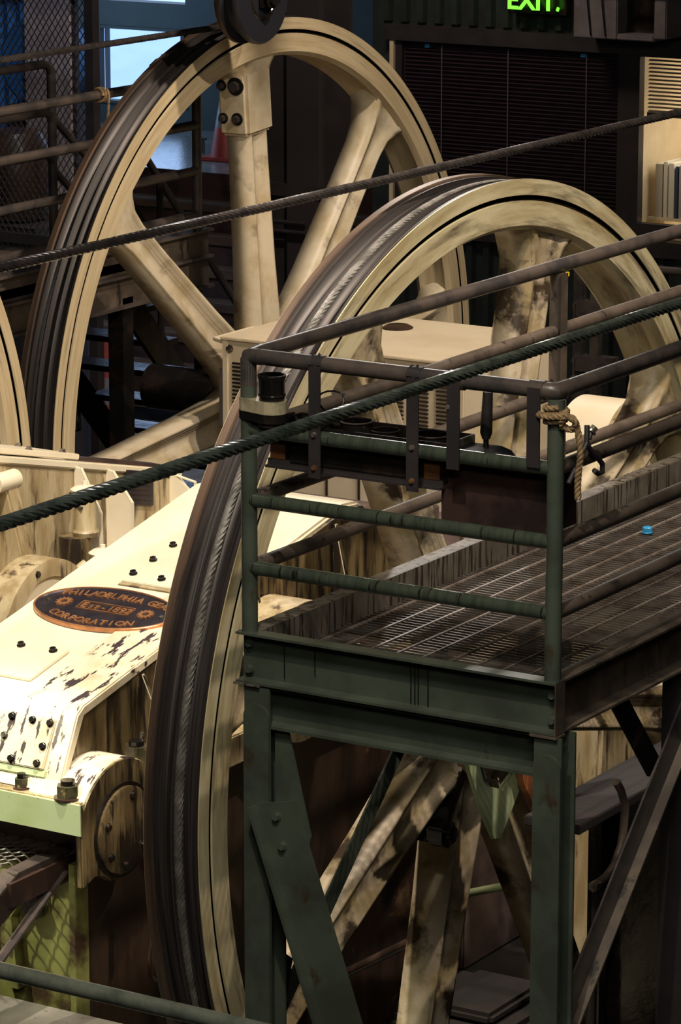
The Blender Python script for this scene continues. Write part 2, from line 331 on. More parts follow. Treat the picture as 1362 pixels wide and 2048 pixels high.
for i, (wd, h, mi) in enumerate(((.062, .40, 1), (.035, .42, 0), (.05, .41, 0), (.025, .39, 2), (.04, .40, 4), (.05, .42, 3), (.07, .41, 3))):
    t = thing('binder', names[i], 'binder', (x + wd / 2, Yo + .25, 2.255), 'binders on the office shelf')
    MB().box(x, x + wd - .004, Yo + .13, Yo + .38, 2.256, 2.256 + h).build('cover', paper[mi], t, bevel=.003)
    MB().box(x + .005, x + wd - .009, Yo + .15, Yo + .375, 2.256 + h, 2.256 + h + .002).build('pages', paper[3], t)
    if i == 6: MB().box(x + .01, x + .045, Yo + .127, Yo + .13, 2.36, 2.47).build('label_tag', lime_tag, t)
    x += wd + .006
t = thing('picture_frame', 'small dark framed notice hanging inside the lit office', 'picture', (-11.82, Yo + 1.3, 2.85))
MB().box(-12.12, -11.7, Yo + 1.37, Yo + 1.39, 2.72, 3.05).build('frame', dark, t); MB().box(-12.08, -11.74, Yo + 1.355, Yo + 1.37, 2.76, 3.01).build('print', paper[3], t)
t = thing('wall_notice', 'pale paper notice standing above the binders in the office', 'notice', (-11.8, Yo + .42, 2.6))
MB().box(-11.95, -11.70, Yo + .40, Yo + .41, 2.66, 2.86).build('paper', paper[3], t); MB().box(-11.92, -11.75, Yo + .398, Yo + .40, 2.80, 2.81).build('rule', dark, t)
# exit sign
ex = thing('exit_sign', 'green glowing EXIT sign on the dark wall, cut by the top of the frame', 'sign', (-13.1, Yo - .1, 3.75))
MB().box(-13.34, -12.84, Yo - .10, Yo - .03, 3.74, 4.02).build('housing', black, ex, bevel=.005)
def text_mesh(body, size, extr, m, parent, mtx, name='lettering', align='CENTER', shear=0, bevel=0, resx=1.0):
    cu = bpy.data.curves.new('t', 'FONT'); cu.body = body; cu.size = size; cu.extrude = extr; cu.align_x = align; cu.shear = shear; cu.resolution_u = 3
    cu.offset = bevel
    tmp = bpy.data.objects.new('t', cu); C.objects.link(tmp)
    dg = bpy.context.evaluated_depsgraph_get(); me = bpy.data.meshes.new_from_object(tmp.evaluated_get(dg))
    bpy.data.objects.remove(tmp); me.transform(Matrix.Diagonal((resx, 1, 1, 1))); me.transform(mtx); me.materials.clear(); me.materials.append(m)
    me.name = name; o = bpy.data.objects.new(name, me); C.objects.link(o); o.parent = parent; return o
text_mesh('EXIT', .20, .004, exit_m, ex, Matrix.Translation((.015, -.105, .035)) @ Matrix.Rotation(R(90), 4, 'X'), bevel=.004)
MB().tube([(-12.905, Yo - .107, 3.80), (-12.915, Yo - .107, 3.775)], .012, 6).build('arrow_tip', exit_m, ex)
# grey box unit top right
ac = thing('wall_unit', 'grey boxy ventilation unit with a dark opening, high on the rear wall', 'ventilation unit', (-12.4, Yo - .1, 3.6))
MB().box(-12.62, -12.26, Yo - .40, Yo, 3.62, 4.1).build('casing', ac_m, ac, bevel=.008)
MB().box(-11.96, -11.86, Yo - .40, Yo, 3.64, 4.1).build('casing_side', ac_m, ac, bevel=.008)
MB().box(-12.26, -11.96, Yo - .40, Yo, 3.62, 3.665).build('casing_sill', ac_m, ac, bevel=.008)
MB().box(-12.255, -11.965, Yo - .25, Yo - .2, 3.665, 4.09).build('opening', black, ac)
for x in (-12.48, -12.36): MB().tube([(x, Yo - .41, 4.1), (x - .02, Yo - .415, 3.9), (x + .01, Yo - .41, 3.64)], .006, 6).build('cable', black, ac)
MB().tube([(-12.60, Yo - .43, 3.97), (-11.6, Yo - .43, 3.99)], .02, 8).build('conduit', ac_m, ac)

# rear pipe railing in front of the office wall
rr = thing('rear_railing', 'dull brown pipe railing before the green corrugated wall behind the right sheave', 'railing', (-9.8, 20, 0))
for z in (2.62, 2.33, 1.98, 1.62): MB().cyl((-10.66, 20, z), (-8.4, 20, z), .026, 10).build('rail', grey_pipe, rr)
for x in (-10.62, -10.5, -8.6): MB().box(x - .03, x + .03, 19.97, 20.03, 0, 2.68).build('post', grey_pipe, rr)
for z in (2.33, 1.98): MB().box(-10.62, -10.36, 19.95, 20.05, z - .05, z + .05).build('bracket', grey_pipe, rr)
# column
col = thing('steel_column', 'tall dark steel H column behind the rear left sheave', 'column', (-12.22, 19.3, 0))
cm = MB(); cm.box(-12.43, -12.02, 19.16, 19.19, 0, 10.2).box(-12.43, -12.02, 19.50, 19.53, 0, 10.2).box(-12.24, -12.21, 19.19, 19.50, 0, 10.2); cm.build('shaft', dark, col)
MB().box(-12.26, -12.02, 19.13, 19.16, 0, 10.2).build('cover_strip', mat('column_strip', (.032, .026, .030), .5), col)
MB().box(-12.45, -12.0, 19.12, 19.16, 3.02, 3.10).build('splice_plate', dark, col)
for z in (2.86, 2.80): MB().cyl((-12.5, 19.1, z), (-12.1, 19.1, z), .014, 8).build('clamp_rod', dark, col)
# stair wall glimpsed right of the column
t = thing('far_stair', 'bluish grey stair side with thin balusters seen between column and blind', 'stair', (-16.9, 28.0, 1.9))
MB().prism([(-18.2, 2.95), (-17.55, 2.78), (-17.55, 3.4), (-18.2, 3.4)], 'y', 28.3, 28.36).build('side_panel', mat('pale_blue_steel', (.22, .28, .38), .5), t)
for i in range(9): MB().box(-18.2 + i * .075, -18.175 + i * .075, 28.25, 28.28, 3.02 - i * .02, 3.9).build('baluster', dark, t)
MB().box(-17.58, -17.5, 28.2, 28.3, 1.9, 4.5).build('newel_post', mat('blue_grey_post', (.12, .16, .24), .5), t)
t = thing('wall_paper_note', 'small white paper stuck on the mauve wall behind the rear sheave', 'notice', (-17.45, Yb, 2.5))
MB().box(-17.52, -17.44, Yb + .28, Yb + .295, 2.47, 2.56).build('sheet', paper[3], t)

# brown timber steps up to the upper floor
ts = thing('timber_steps', 'wide brown steps climbing to the blue lit floor behind the rear sheave', 'steps', (-18, 25.6, 0))
for i in range(7):
    z = 1.9 - .24 * (i + 1); y1 = 26.54 - .26 * i
    MB().box(-20.5, -15.1, y1 - .30, y1, z - .06, z).build('tread', steps_m, ts)
    MB().box(-20.5, -15.1, y1 - .02, y1, z, z + .24).build('riser', dark_brown, ts)

# traffic cones
def cone(loc, label, s=1):
    t = thing('traffic_cone', label, 'traffic cone', loc, 'traffic cones on the concrete')
    x, y, z = loc
    MB().box(x - .19 * s, x + .19 * s, y - .19 * s, y + .19 * s, z, z + .035 * s).build('base', orange, t, bevel=.01)
    MB().lathe([(.145 * s, .035 * s), (.10 * s, .30 * s)], loc, 20).build('lower_cone', orange, t)
    MB().lathe([(.101 * s, .30 * s), (.072 * s, .46 * s)], loc, 20).build('band', white_band, t)
    MB().lathe([(.072 * s, .46 * s), (.03 * s, .70 * s), (.0, .70 * s)], loc, 20).build('tip', orange, t)
cone((-18.17, 27.33, 1.9), 'red traffic cone on the upper floor behind the vertical spoke')
cone((-16.96, 23.72, 0), 'large red traffic cone with grey band down beside the black stair', 1.35)
t = thing('floor_stub', 'short dark bolt stub standing on the blue lit upper floor', 'pipe stub', (-18.5, 27.9, 1.9))
MB().cyl((-18.62, 27.6, 1.9), (-18.62, 27.6, 2.02), .03, 10).build('stub', dark, t); MB().cyl((-18.62, 27.6, 2.02), (-18.62, 27.6, 2.04), .05, 10).build('head', dark, t)

# wire mesh fence and what stands behind it
fe = thing('mesh_fence', 'black diamond wire mesh fence at the rear left corner', 'fence', (-15.2, 20.5, 0))
fm = MB(); x0, x1, z0, z1 = -16.6, -14.76, 2.35, 4.6; p = .062
n = int((x1 - x0 + z1 - z0) / p)
for k in range(n):
    for sgn in (1, -1):
        # diagonal lines clipped to the panel (slope 1.45)
        sl = 1.45; c = -sl * (x1 - x0) + k * (z1 - z0 + sl * (x1 - x0)) / n
        pts = []
        xa, xb = 0, x1 - x0
        za, zb = c + sl * xa, c + sl * xb
        if zb < 0 or za > z1 - z0: continue
        if za < 0: xa = -c / sl; za = 0
        if zb > z1 - z0: xb = (z1 - z0 - c) / sl; zb = z1 - z0
        if sgn > 0: a, b = (x0 + xa, 20.5, z0 + za), (x0 + xb, 20.5, z0 + zb)
        else: a, b = (x1 - xa, 20.506, z0 + za), (x1 - xb, 20.506, z0 + zb)
        fm.tube([a, b], .0045, 4, False)
fm.build('wire_mesh', mat('mesh_wire', (.03, .028, .028), .85), fe, kind='stuff')
for x in (-16.62, -15.7, -14.74): MB().box(x - .035, x + .035, 20.46, 20.54, 0, 4.7).build('fence_post', dark, fe)
MB().box(-16.6, -14.76, 20.47, 20.53, 2.28, 2.35).build('bottom_rail', dark, fe)
pp = thing('plank_panel', 'pale pinkish panel of upright planks behind the wire fence', 'panel', (-15.3, 21.4, 0))
for i in range(7): MB().box(-15.99 + i * .058, -15.937 + i * .058, 21.4, 21.43, 2.35, 3.95).build('plank', curtain_m, pp)
MB().box(-16.05, -15.5, 21.38, 21.45, 3.95, 4.02).build('cap_rail', curtain_m, pp)
for x in (-15.98, -15.6): MB().box(x, x + .04, 21.44, 21.48, 0, 3.95).build('upright', dark, pp)
t = thing('blue_barrel', 'blue round plastic drum head behind the wire fence', 'drum', (-15.2, 21.9, 2.9))
MB().lathe([(0, -.3), (.30, -.3), (.33, -.27), (.33, .0), (.30, .02), (.27, 0), (0, 0)], (-16.06, 21.9, 3.42), 32, 'y').build('drum', blue_m, t)
MB().cyl((-16.06, 21.58, 3.42), (-16.06, 21.6, 3.42), .08, 16).build('bung', blue_m, t)
MB().box(-16.35, -15.77, 21.65, 21.85, 0, 3.09).build('stand', dark, t)
t = thing('blue_tarp', 'blue plastic sheeting hanging low behind the wire fence', 'tarp', (-16.9, 22.3, 0))
tm = MB()
for i in range(10): tm.add([(-17.2 + i * .06, 22.32 + .03 * (i % 2), 2.5), (-17.14 + i * .06, 22.32 + .03 * ((i + 1) % 2), 2.5), (-17.14 + i * .06, 22.32 + .03 * ((i + 1) % 2), 3.8), (-17.2 + i * .06, 22.32 + .03 * (i % 2), 3.8)], [(0, 1, 2, 3)])
tm.build('sheet', blue_m, t); MB().box(-17.25, -16.55, 22.3, 22.34, 3.8, 3.84).build('batten', dark, t)
for x in (-17.25, -16.57): MB().box(x, x + .03, 22.3, 22.34, 0, 3.8).build('upright', dark, t)
t = thing('copper_pot', 'brown round vessel low behind the fence', 'vessel', (-15.9, 21.2, 2.0))
MB().lathe([(0, 0), (.22, .02), (.28, .2), (.28, .5), (.2, .65), (0, .68)], (-15.8, 21.0, 2.35), 28).build('body', brown_oil, t)
MB().box(-16.2, -15.4, 20.7, 21.3, 0, 2.35).build('stand', dark, t)

# ------------------------------------------------------------------ left rear walkway with pipe railing
wk = thing('rear_walkway', 'raised brown walkway with four bar pipe railing at the left rear', 'walkway', (-11.4, 15, 0))
for z in (4.03, 3.77, 3.51, 3.26): MB().cyl((-11.4, 12.5, z), (-11.4, 16.85, z), .027, 12).build('rail', grey_pipe, wk)
MB().cyl((-11.4, 16.85, 2.2), (-11.4, 16.85, 4.25), .027, 12).build('post', grey_pipe, wk)
MB().cyl((-11.4, 13.6, 3.1), (-11.4, 13.6, 4.03), .027, 12).build('post', grey_pipe, wk)
MB().box(-12.3, -11.36, 12.5, 16.2, 3.05, 3.10).build('deck_plate', brown_beam, wk)
MB().box(-11.42, -11.36, 12.5, 16.9, 2.86, 3.16).build('edge_channel', brown_beam, wk)
for z in (3.17, 3.02, 2.85): MB().box(-11.42, -11.32, 12.5, 16.9, z, z + .015).build('flange', grey_pipe, wk)
MB().box(-11.46, -11.36, 16.05, 16.15, 0, 2.9).build('leg', black, wk)
MB().box(-11.46, -11.36, 13.0, 13.1, 0, 2.9).build('leg', black, wk)
rb = thing('second_railing', 'outer grey pipe railing with elbowed ends, left rear beside the fence', 'railing', (-12.4, 16, 0))
for z in (4.06, 3.785, 3.54): MB().tube([(-12.4, 13.5, z), (-12.4, 16.77, z), (-12.4, 16.82, z - .02), (-12.4, 16.84, z - .06)], .026, 12).build('rail', grey_pipe, rb)
MB().cyl((-12.4, 16.84, 0), (-12.4, 16.84, 4.02), .027, 12).build('post', grey_pipe, rb)
MB().cyl((-12.4, 16.84, 3.75), (-12.4, 17.9, 2.9), .022, 10).build('brace', grey_pipe, rb)
MB().cyl((-12.4, 16.84, 3.45), (-12.4, 17.9, 2.6), .022, 10).build('brace', grey_pipe, rb)
t = thing('rope_loop', 'small tan rope tied round the left rear railing', 'rope', (-11.4, 15.86, 3.9))
MB().tube([(-11.4 + .036 * math.cos(a), 15.9 + .004 * a, 4.03 + .036 * math.sin(a)) for a in [i * .5 for i in range(28)]], .009, 6).build('coil', hemp, t)
MB().tube([(-11.36, 15.95, 4.03), (-11.355, 15.93, 3.9), (-11.36, 15.87, 3.80), (-11.355, 15.88, 3.72)], .008, 6).build('tail', hemp, t)
t = thing('rail_clamp', 'black and tan clamp fitting on the left rear rail beside the sheave', 'clamp', (-11.4, 16.45, 4.06))
MB().tube([(-11.4, 16.42, 4.03), (-11.4, 16.42, 4.14), (-11.4, 16.47, 4.16), (-11.4, 16.52, 4.14)], .018, 8).build('hook', black, t)
MB().box(-11.43, -11.37, 16.55, 16.6, 4.04, 4.19).build('jaw', hemp, t)
# black stair going down between rear sheave and floor
bs = thing('black_stair', 'wet black steel stair running down behind the rear left sheave', 'stair', (-12.3, 17.2, 0))
for x in (-11.9, -12.75): MB().bar((x, 16.3, 3.3), (x, 18.5, 1.0), .03, .17).build('stringer', black, bs)
for i in range(8):
    yy = 16.75 + i * .22; z = 2.85 - i * .232
    MB().box(-12.74, -11.91, yy, yy + .2, z, z + .035).build('tread', black, bs)
for dz in (.55, .95): MB().cyl((-11.9, 16.9, 2.75 + dz), (-11.9, 18.6, .95 + dz), .022, 10).build('handrail', dark, bs)
for y_, z_ in ((17.2, 2.4), (18.1, 1.45)): MB().cyl((-11.9, y_, z_), (-11.9, y_, z_ + .98), .02, 8).build('baluster', dark, bs)
t = thing('mesh_basket', 'dark wire mesh basket hanging behind the sheave, beside the black stair', 'basket', (-11.8, 15.9, 2.2))
bm_ = MB()
for i in range(7): bm_.tube([(-11.75, 15.75 + i * .055, 2.75), (-11.75, 15.85 + i * .05, 2.15)], .006, 4)
for i in range(9): bm_.tube([(-11.75, 15.75 + i * .012, 2.75 - i * .07), (-11.75, 16.1 + i * .0, 2.75 - i * .07)], .006, 4)
bm_.build('wires', dark, t, kind='stuff')
MB().tube([(-11.75, 15.72, 2.77), (-11.75, 16.14, 2.77), (-11.75, 16.16, 2.1), (-11.75, 15.84, 2.1), (-11.75, 15.72, 2.77)], .013, 6).build('rim', black, t)

# ------------------------------------------------------------------ sheaves
def sheave(name, hub, a0, label, rimm, spm, group='big cream sheaves', joint=None):
    t = thing(name, label, 'sheave', hub, group); t['o'] = tuple(hub)
    cx, cy, cz = hub
    rim = MB().ring([(0, 2.13), (0, 2.066), (-.022, 2.062), (-.022, 2.046), (0, 2.042), (0, 1.945), (-.03, 1.925), (-.105, 1.955), (-.135, 1.955), (-.21, 1.925), (-.24, 1.945), (-.24, 2.13),
                     (-.236, 2.13), (-.236, 2.05), (-.004, 2.05), (-.004, 2.13)], 192, cx, cy, cz)
    o = rim.build('rim', rimm, t)
    pr = [(-.004, 2.05), (-.004, 2.128), (-.020, 2.128), (-.030, 2.098), (-.048, 2.092), (-.060, 2.112), (-.074, 2.120), (-.086, 2.098), (-.104, 2.086), (-.118, 2.104), (-.130, 2.122), (-.146, 2.100),
          (-.160, 2.088), (-.176, 2.100), (-.188, 2.124), (-.200, 2.124), (-.200, 2.05)]
    MB().ring(pr, 192, cx, cy, cz).build('grooved_tread', tread, t)
    MB().ring([(-.2005, 2.05), (-.2005, 2.126), (-.206, 2.134), (-.236, 2.134), (-.2365, 2.05)], 192, cx, cy, cz).build('back_flange', tread_brown, t)
    # spoke: H section lofted from hub to rim
    def sec(r, w, d, rec, fl):
        xm = -.12; h = w / 2
        xo0, xo1 = xm + d / 2, xm - d / 2
        ys = [(-h, xo0), (-h + fl, xo0), (-h + fl * 1.5, xo0 - rec), (h - fl * 1.5, xo0 - rec), (h - fl, xo0), (h, xo0), (h, xo1), (h - fl, xo1), (h - fl * 1.5, xo1 + rec), (-h + fl * 1.5, xo1 + rec), (-h + fl, xo1), (-h, xo1)]
        return [(cx + x, cy + r, cz + y) for y, x in ys]
    st = [(.24, .36, .20, .01, .05), (.33, .27, .19, .03, .045), (.45, .225, .18, .035, .042), (.8, .20, .165, .035, .040), (1.4, .182, .155, .032, .036), (1.68, .185, .155, .03, .036), (1.80, .22, .16, .02, .04), (1.88, .30, .18, .01, .05), (1.955, .46, .20, .005, .06)]
    sp = MB(); vs = []; fs = []
    for q in st: vs += sec(*q)
    for i in range(len(st) - 1):
        for k in range(12): fs.append((i * 12 + k, i * 12 + (k + 1) % 12, (i + 1) * 12 + (k + 1) % 12, (i + 1) * 12 + k))
    sp.add(vs, fs, False); s0 = sp.build('spoke', spm, t)
    bm = bmesh.new(); bm.from_mesh(s0.data)
    bmesh.ops.bevel(bm, geom=[e for e in bm.edges if len(e.link_faces) == 2 and e.calc_face_angle(0) > R(50)], offset=.012, segments=2, affect='EDGES')
    for f in bm.faces: f.smooth = True
    bm.to_mesh(s0.data); bm.free()
    for k in range(8):
        s = s0 if k == 0 else copy_child(s0, t)
        s.rotation_euler = (R(a0 + 45 * k), 0, 0)
    MB().ring([(.06, .13), (.06, .20), (.03, .24), (-.02, .30), (-.22, .30), (-.27, .24), (-.30, .20), (-.30, .13)], 64, cx, cy, cz).build('hub', spm, t)
    MB().cyl((cx - .86, cy, cz), (cx + .16, cy, cz), .13, 40).build('shaft', black, t)
    for k in range(8):
        a = R(a0 + 22.5 + 45 * k); hexbolt(t, (cx + .035, cy + .215 * math.cos(a), cz + .215 * math.sin(a)), (1, 0, 0), .022, .04)
    if joint is not None:
        a = R(joint); ca, sa = math.cos(a), math.sin(a)
        def L(r, tt, x): return (cx + x, cy + r * ca - tt * sa, cz + r * sa + tt * ca)
        j = MB()
        def blk(r0, r1, t0, t1, x0, x1): j.add([L(r, q, x) for r in (r0, r1) for q in (t0, t1) for x in (x0, x1)], [(0, 1, 3, 2), (4, 6, 7, 5), (0, 4, 5, 1), (2, 3, 7, 6), (0, 2, 6, 4), (1, 5, 7, 3)])
        blk(1.52, 1.88, -.13, .13, -.215, -.025)
        jo = j.build('joint_block', spm, t, bevel=.02)
        for (r, x, rad) in ((1.80, -.09, .05), (1.62, -.09, .035), (1.80, -.18, .03), (1.62, -.18, .03)):
            p = Vector(L(r, .131, x)); d = Vector((0, -sa, ca))
            MB().cyl(p - d * .004, p + d * .006, rad, 20).build('bolt_recess', black, t)
            MB().tube([p, p + d * .03], rad * .62, 6).build('bolt', dark, t)
    return t
sheave('sheave', (-6.9, 12.3, 2.19), 75, 'large grime streaked cream sheave right behind the green platform', wheel_patchy, spoke_patchy)
sheave('sheave', (-10.73, 16.66, 2.285), 95, 'tall clean cream sheave standing at the rear under the black pulley', wheel_cream, spoke_cream, joint=95)
sheave('sheave', (-10.73, 12.22, 2.285), 30, 'cream sheave of which only the right rim shows at the left edge', wheel_cream, spoke_cream)

# ------------------------------------------------------------------ cables
def straight(x, z, y0, y1):
    return (lambda s: ((x, y0 + s, z), (1, 0, 0), (0, 0, 1)), y1 - y0)
c1 = strands(straight(-5.0, 4.345, 5.9, 11.2), .0105, .0088, 6, .19, .011, 6, -1)
c1.cyl((-5.0, 5.9, 4.345), (-5.0, 11.2, 4.345), .009, 8)
tag(c1.build('haul_cable', rope_m), 'thick twisted dark green steel cable crossing in front of the platform', 'cable')
c2 = strands(straight(-6.99, 4.408, 8.7, 15.2), .0100, .0085, 6, .20, .02, 6, -1)
c2.cyl((-6.99, 8.7, 4.408), (-6.99, 15.2, 4.408), .0165, 14)
tag(c2.build('haul_cable', rope_grey), 'grey brown steel cable passing just above the front sheave', 'cable')
def over(x, yc, zc, r, y0, a_end):
    L1 = yc - y0
    def fn(s):
        if s < L1: return (x, y0 + s, zc + r), (1, 0, 0), (0, 0, 1)
        a = pi / 2 - (s - L1) / r
        return (x, yc + r * math.cos(a), zc + r * math.sin(a)), (1, 0, 0), (0, math.cos(a), math.sin(a))
    return fn, L1 + r * (pi / 2 - a_end)
c3 = strands(over(-10.80, 16.66, 2.285, 2.118, 12.2, -pi / 2 + .01), .0100, .0082, 6, .20, .025, 5)
fn, L = over(-10.80, 16.66, 2.285, 2.118, 12.2, -pi / 2 + .01)
c3.tube([fn(L * i / 120)[0] for i in range(121)], .0165, 10)
tag(c3.build('haul_cable', rope_grey), 'steel cable running in from the left edge over the rear sheave', 'cable')
def loop(x, yc, zc, r, a0, a1):
    return (lambda s: ((x, yc + r * math.cos(a0 + s / r), zc + r * math.sin(a0 + s / r)), (1, 0, 0), (0, math.cos(a0 + s / r), math.sin(a0 + s / r)))), r * (a1 - a0)
c4 = MB()
for x in (-7.005,):
    q = strands(loop(x, 12.3, 2.19, 2.103, R(70), R(268)), .0105, .0085, 6, .16, .02, 5)
    c4.add(q.v, q.f, True)
fn, L = loop(-7.005, 12.3, 2.19, 2.103, R(70), R(268))
c4.tube([fn(L * i / 120)[0] for i in range(121)], .0165, 10)
tag(c4.build('wound_cable', rope_bright), 'bright worn steel cable lying in a groove of the front sheave', 'cable')

# idler pulley hanging at the top
ip = thing('guide_pulley', 'black guide pulley hanging at the top over the rear sheave', 'pulley', (-10.32, 15.85, 4.61))
cx, cy, cz = -10.36, 15.87, 4.61
MB().ring([(.05, .03), (.05, .235), (.035, .245), (.012, .245), (.0, .205), (-.05, .205), (-.062, .245), (-.085, .245), (-.10, .235), (-.10, .03)], 64, cx, cy, cz).build('wheel', mat('dark_blue_steel', (.022, .022, .030), .4, .3), ip)
MB().ring([(-.062, .246), (-.085, .246), (-.10, .236), (-.101, .20), (-.06, .204)], 64, cx - .003, cy, cz).build('rear_flange', tread_brown, ip)
MB().ring([(.05, .10), (.056, .105), (.056, .118), (.05, .123)], 48, cx, cy, cz).build('hub_ring', black, ip)
MB().cyl((cx - .16, cy, cz), (cx + .10, cy, cz), .035, 20).build('axle', black, ip)
hexbolt(ip, (cx + .10, cy, cz), (1, 0, 0), .045, .03)
MB().box(cx + .06, cx + .08, cy - .05, cy + .05, cz - .05, 6.5).build('hanger', black, ip); MB().box(cx - .15, cx - .13, cy - .05, cy + .05, cz - .05, 6.5).build('hanger', black, ip)
MB().box(cx - 1.0, cx + 1.6, cy - .07, cy + .07, 6.5, 6.7).build('crossbeam', dark, ip)
MB().box(cx - .1, cx + .05, cy - .05, cy + .05, 6.7, 10.2).build('ceiling_strut', dark, ip)

# ------------------------------------------------------------------ green service platform
pf = thing('service_platform', 'dark green steel platform with grated deck and four bar pipe railing, front right', 'platform', (-5.85, 9.78, 0))
XL, XR, YF, YE = -6.42, -5.27, 9.78, 14.2
# channels of the deck frame (web, flanges turned outward)
def chan_y(y_web, y_tip, x0, x1, zt, zb, m):
    mb = MB(); lo, hi = sorted((y_web, y_tip)); t = .008
    s = 1 if y_tip > y_web else -1
    mb.prism([(y_tip, zt), (y_web + .008 * -s, zt), (y_web + .008 * -s, zb), (y_tip, zb), (y_tip, zb + .008), (y_web, zb + .011), (y_web, zt - .011), (y_tip, zt - .008)], 'x', x0, x1); return mb
def chan_x(x_web, x_tip, y0, y1, zt, zb):
    mb = MB(); s = 1 if x_tip > x_web else -1
    mb.prism([(x_tip, zt), (x_web - .008 * s, zt), (x_web - .008 * s, zb), (x_tip, zb), (x_tip, zb + .008), (x_web, zb + .011), (x_web, zt - .011), (x_tip, zt - .008)], 'y', y0, y1); return mb
chan_y(9.795, 9.745, -6.455, -5.238, 3.150, 2.975, green).build('front_channel', green, pf)
chan_x(-5.295, -5.238, 9.808, YE, 3.151, 2.974).build('side_channel', brown_beam, pf)
chan_x(-6.395, -6.455, 9.808, YE, 3.151, 2.974).build('side_channel', toe, pf)
MB().box(-6.462, -6.36, 9.738, 9.80, 2.970, 2.976).build('seat_plate', toe, pf)
MB().box(-5.33, -5.232, 9.738, 9.80, 2.966, 2.973).build('seat_plate', brown_beam, pf)
MB().box(-5.2415, -5.2375, 9.742, 9.805, 2.975, 3.15).build('end_plate', brown_beam, pf)
for x in (-6.425, -5.272):
    for z in (3.015, 3.105 if x < -6 else 3.098):
        hexbolt(pf, (x, 9.787, z), (0, -1, 0), .013, .014, green)
for x, zl in ((-6.29, 3.0), (-6.17, 3.03), (-5.80, 2.99), (-5.785, 2.985), (-5.772, 2.99), (-5.735, 2.985)):
    MB().box(x, x + .0035, 9.7865, 9.7872, zl, 3.139).build('oil_drip', black, pf)
# cross beam under the channel
cb = MB().prism([(9.765, 2.968), (9.765, 2.960), (9.81, 2.957), (9.81, 2.838), (9.765, 2.834), (9.765, 2.824), (9.87, 2.824), (9.87, 2.834), (9.82, 2.838), (9.82, 2.957), (9.87, 2.960), (9.87, 2.968)], 'x', -6.40, -5.285)
cb.build('cross_beam', green, pf)
for y in (10.8, 12.0, 13.2): MB().box(-6.39, -5.30, y, y + .05, 2.975, 3.02).build('joist', brown_beam, pf)
# H section legs
def leg(xc, yc, m=green, z1=2.968):
    mb = MB(); mb.box(xc - .05, xc + .05, yc - .05, yc - .041, 0, z1).box(xc - .05, xc + .05, yc + .041, yc + .05, 0, z1).box(xc - .004, xc + .004, yc - .041, yc + .041, 0, z1)
    o = mb.build('leg', m, pf); MB().box(xc - .09, xc + .09, yc - .09, yc + .09, 0, .015).build('base_plate', m, o); return o
leg(-6.375, 9.80); leg(-5.268, 9.80)
leg(-6.375, 11.84, green, 2.97); leg(-5.285, 10.74, dark, 2.97); leg(-5.285, 12.9, dark, 2.97)
for x in (-6.375, -5.268):
    MB().prism([(x - .05, 0.02), (x + .05, 0.02)] + [(x + .05 * math.cos(R(a)), 2.86 + .05 * math.sin(R(a))) for a in range(0, 181, 12)], 'y', 9.743, 9.7495).build('face_plate', green, pf)
MB().prism([(-6.33, 2.822), (-6.28, 2.822), (-6.19, 2.46), (-6.20, 2.40), (-6.33, 2.46)], 'y', 9.792, 9.802).build('gusset_plate', green, pf)
MB().prism([(-6.372, 2.565), (-6.215, 2.60), (-5.70, 1.15), (-5.50, .55), (-5.62, .55), (-5.86, 1.15)], 'y', 9.732, 9.7425).build('diagonal_brace', green, pf)
MB().prism([(-6.376, 2.56), (-6.364, 2.562), (-5.85, 1.15), (-5.61, .55), (-5.622, .55), (-5.862, 1.15)], 'y', 9.685, 9.732).build('brace_flange', green, pf)
for x, z in ((-6.285, 2.535), (-6.262, 2.435)): hexbolt(pf, (x, 9.732, z), (0, -1, 0), .014, .014, green)
# knee braces in the side frames
MB().bar((-6.40, 10.78, 2.55), (-6.40, 9.86, 1.70), .008, .075, (0, -1, 1)).build('knee_brace', green, pf)
MB().bar((-6.40, 11.05, 2.80), (-6.40, 10.70, 2.475), .008, .075, (0, -1, 1)).build('knee_brace', green, pf)
MB().prism([(9.86, 1.93), (9.92, 1.98), (9.99, 1.93), (9.92, 1.72), (9.87, 1.70)], 'x', -6.398, -6.388).build('clip_plate', black, pf)
for z_ in (1.78, 1.86): hexbolt(pf, (-6.388, 9.93, z_), (1, 0, 0), .012, .012, black)
kb = MB(); a_, b_ = Vector((-5.262, 10.80, 2.89)), Vector((-5.262, 9.86, 1.97))
kb.bar(a_, b_, .008, .10, (0, -1, 1)); kb2 = MB().bar(a_ + Vector((.018, .036, -.034)), b_ + Vector((.018, .036, -.034)), .045, .008, (0, -1, 1))
kb.build('side_brace', grey_pipe, pf); kb2.build('brace_flange', brown_beam, pf)
MB().prism([(9.82, 1.92), (9.90, 2.03), (9.97, 2.0), (9.90, 1.85), (9.82, 1.84)], 'x', -5.258, -5.25).build('clip_plate', brown_beam, pf)
MB().bar((-6.385, 12.50, 2.97), (-6.385, 12.98, 2.30), .01, .10, (0, 1, 1)).build('knee_brace', black, pf)
MB().bar((-5.32, 10.31, 2.965), (-5.32, 10.60, 2.64), .012, .085, (0, 1, 1)).build('knee_brace', black, pf)
# grating
gb = MB(); n = 0; y = 9.83
while y < YE - .02:
    gb.box(-6.385, -5.305, y, y + .0050, 3.043, 3.050); y += .0305
gb.build('bearing_bars', grate_m, pf, kind='stuff')
r0 = None
for i in range(11):
    x = -6.345 + i * .1016
    if r0 is None: r0 = MB().box(x - .004, x + .004, 9.82, YE - .02, 3.046, 3.0535).build('cross_rod', rod_m, pf)
    else: c = copy_child(r0, pf); c.location = (i * .1016, 0, 0)
MB().box(-6.39, -5.30, 9.812, 9.824, 3.0, 3.054).build('grating_edge', grate_m, pf)
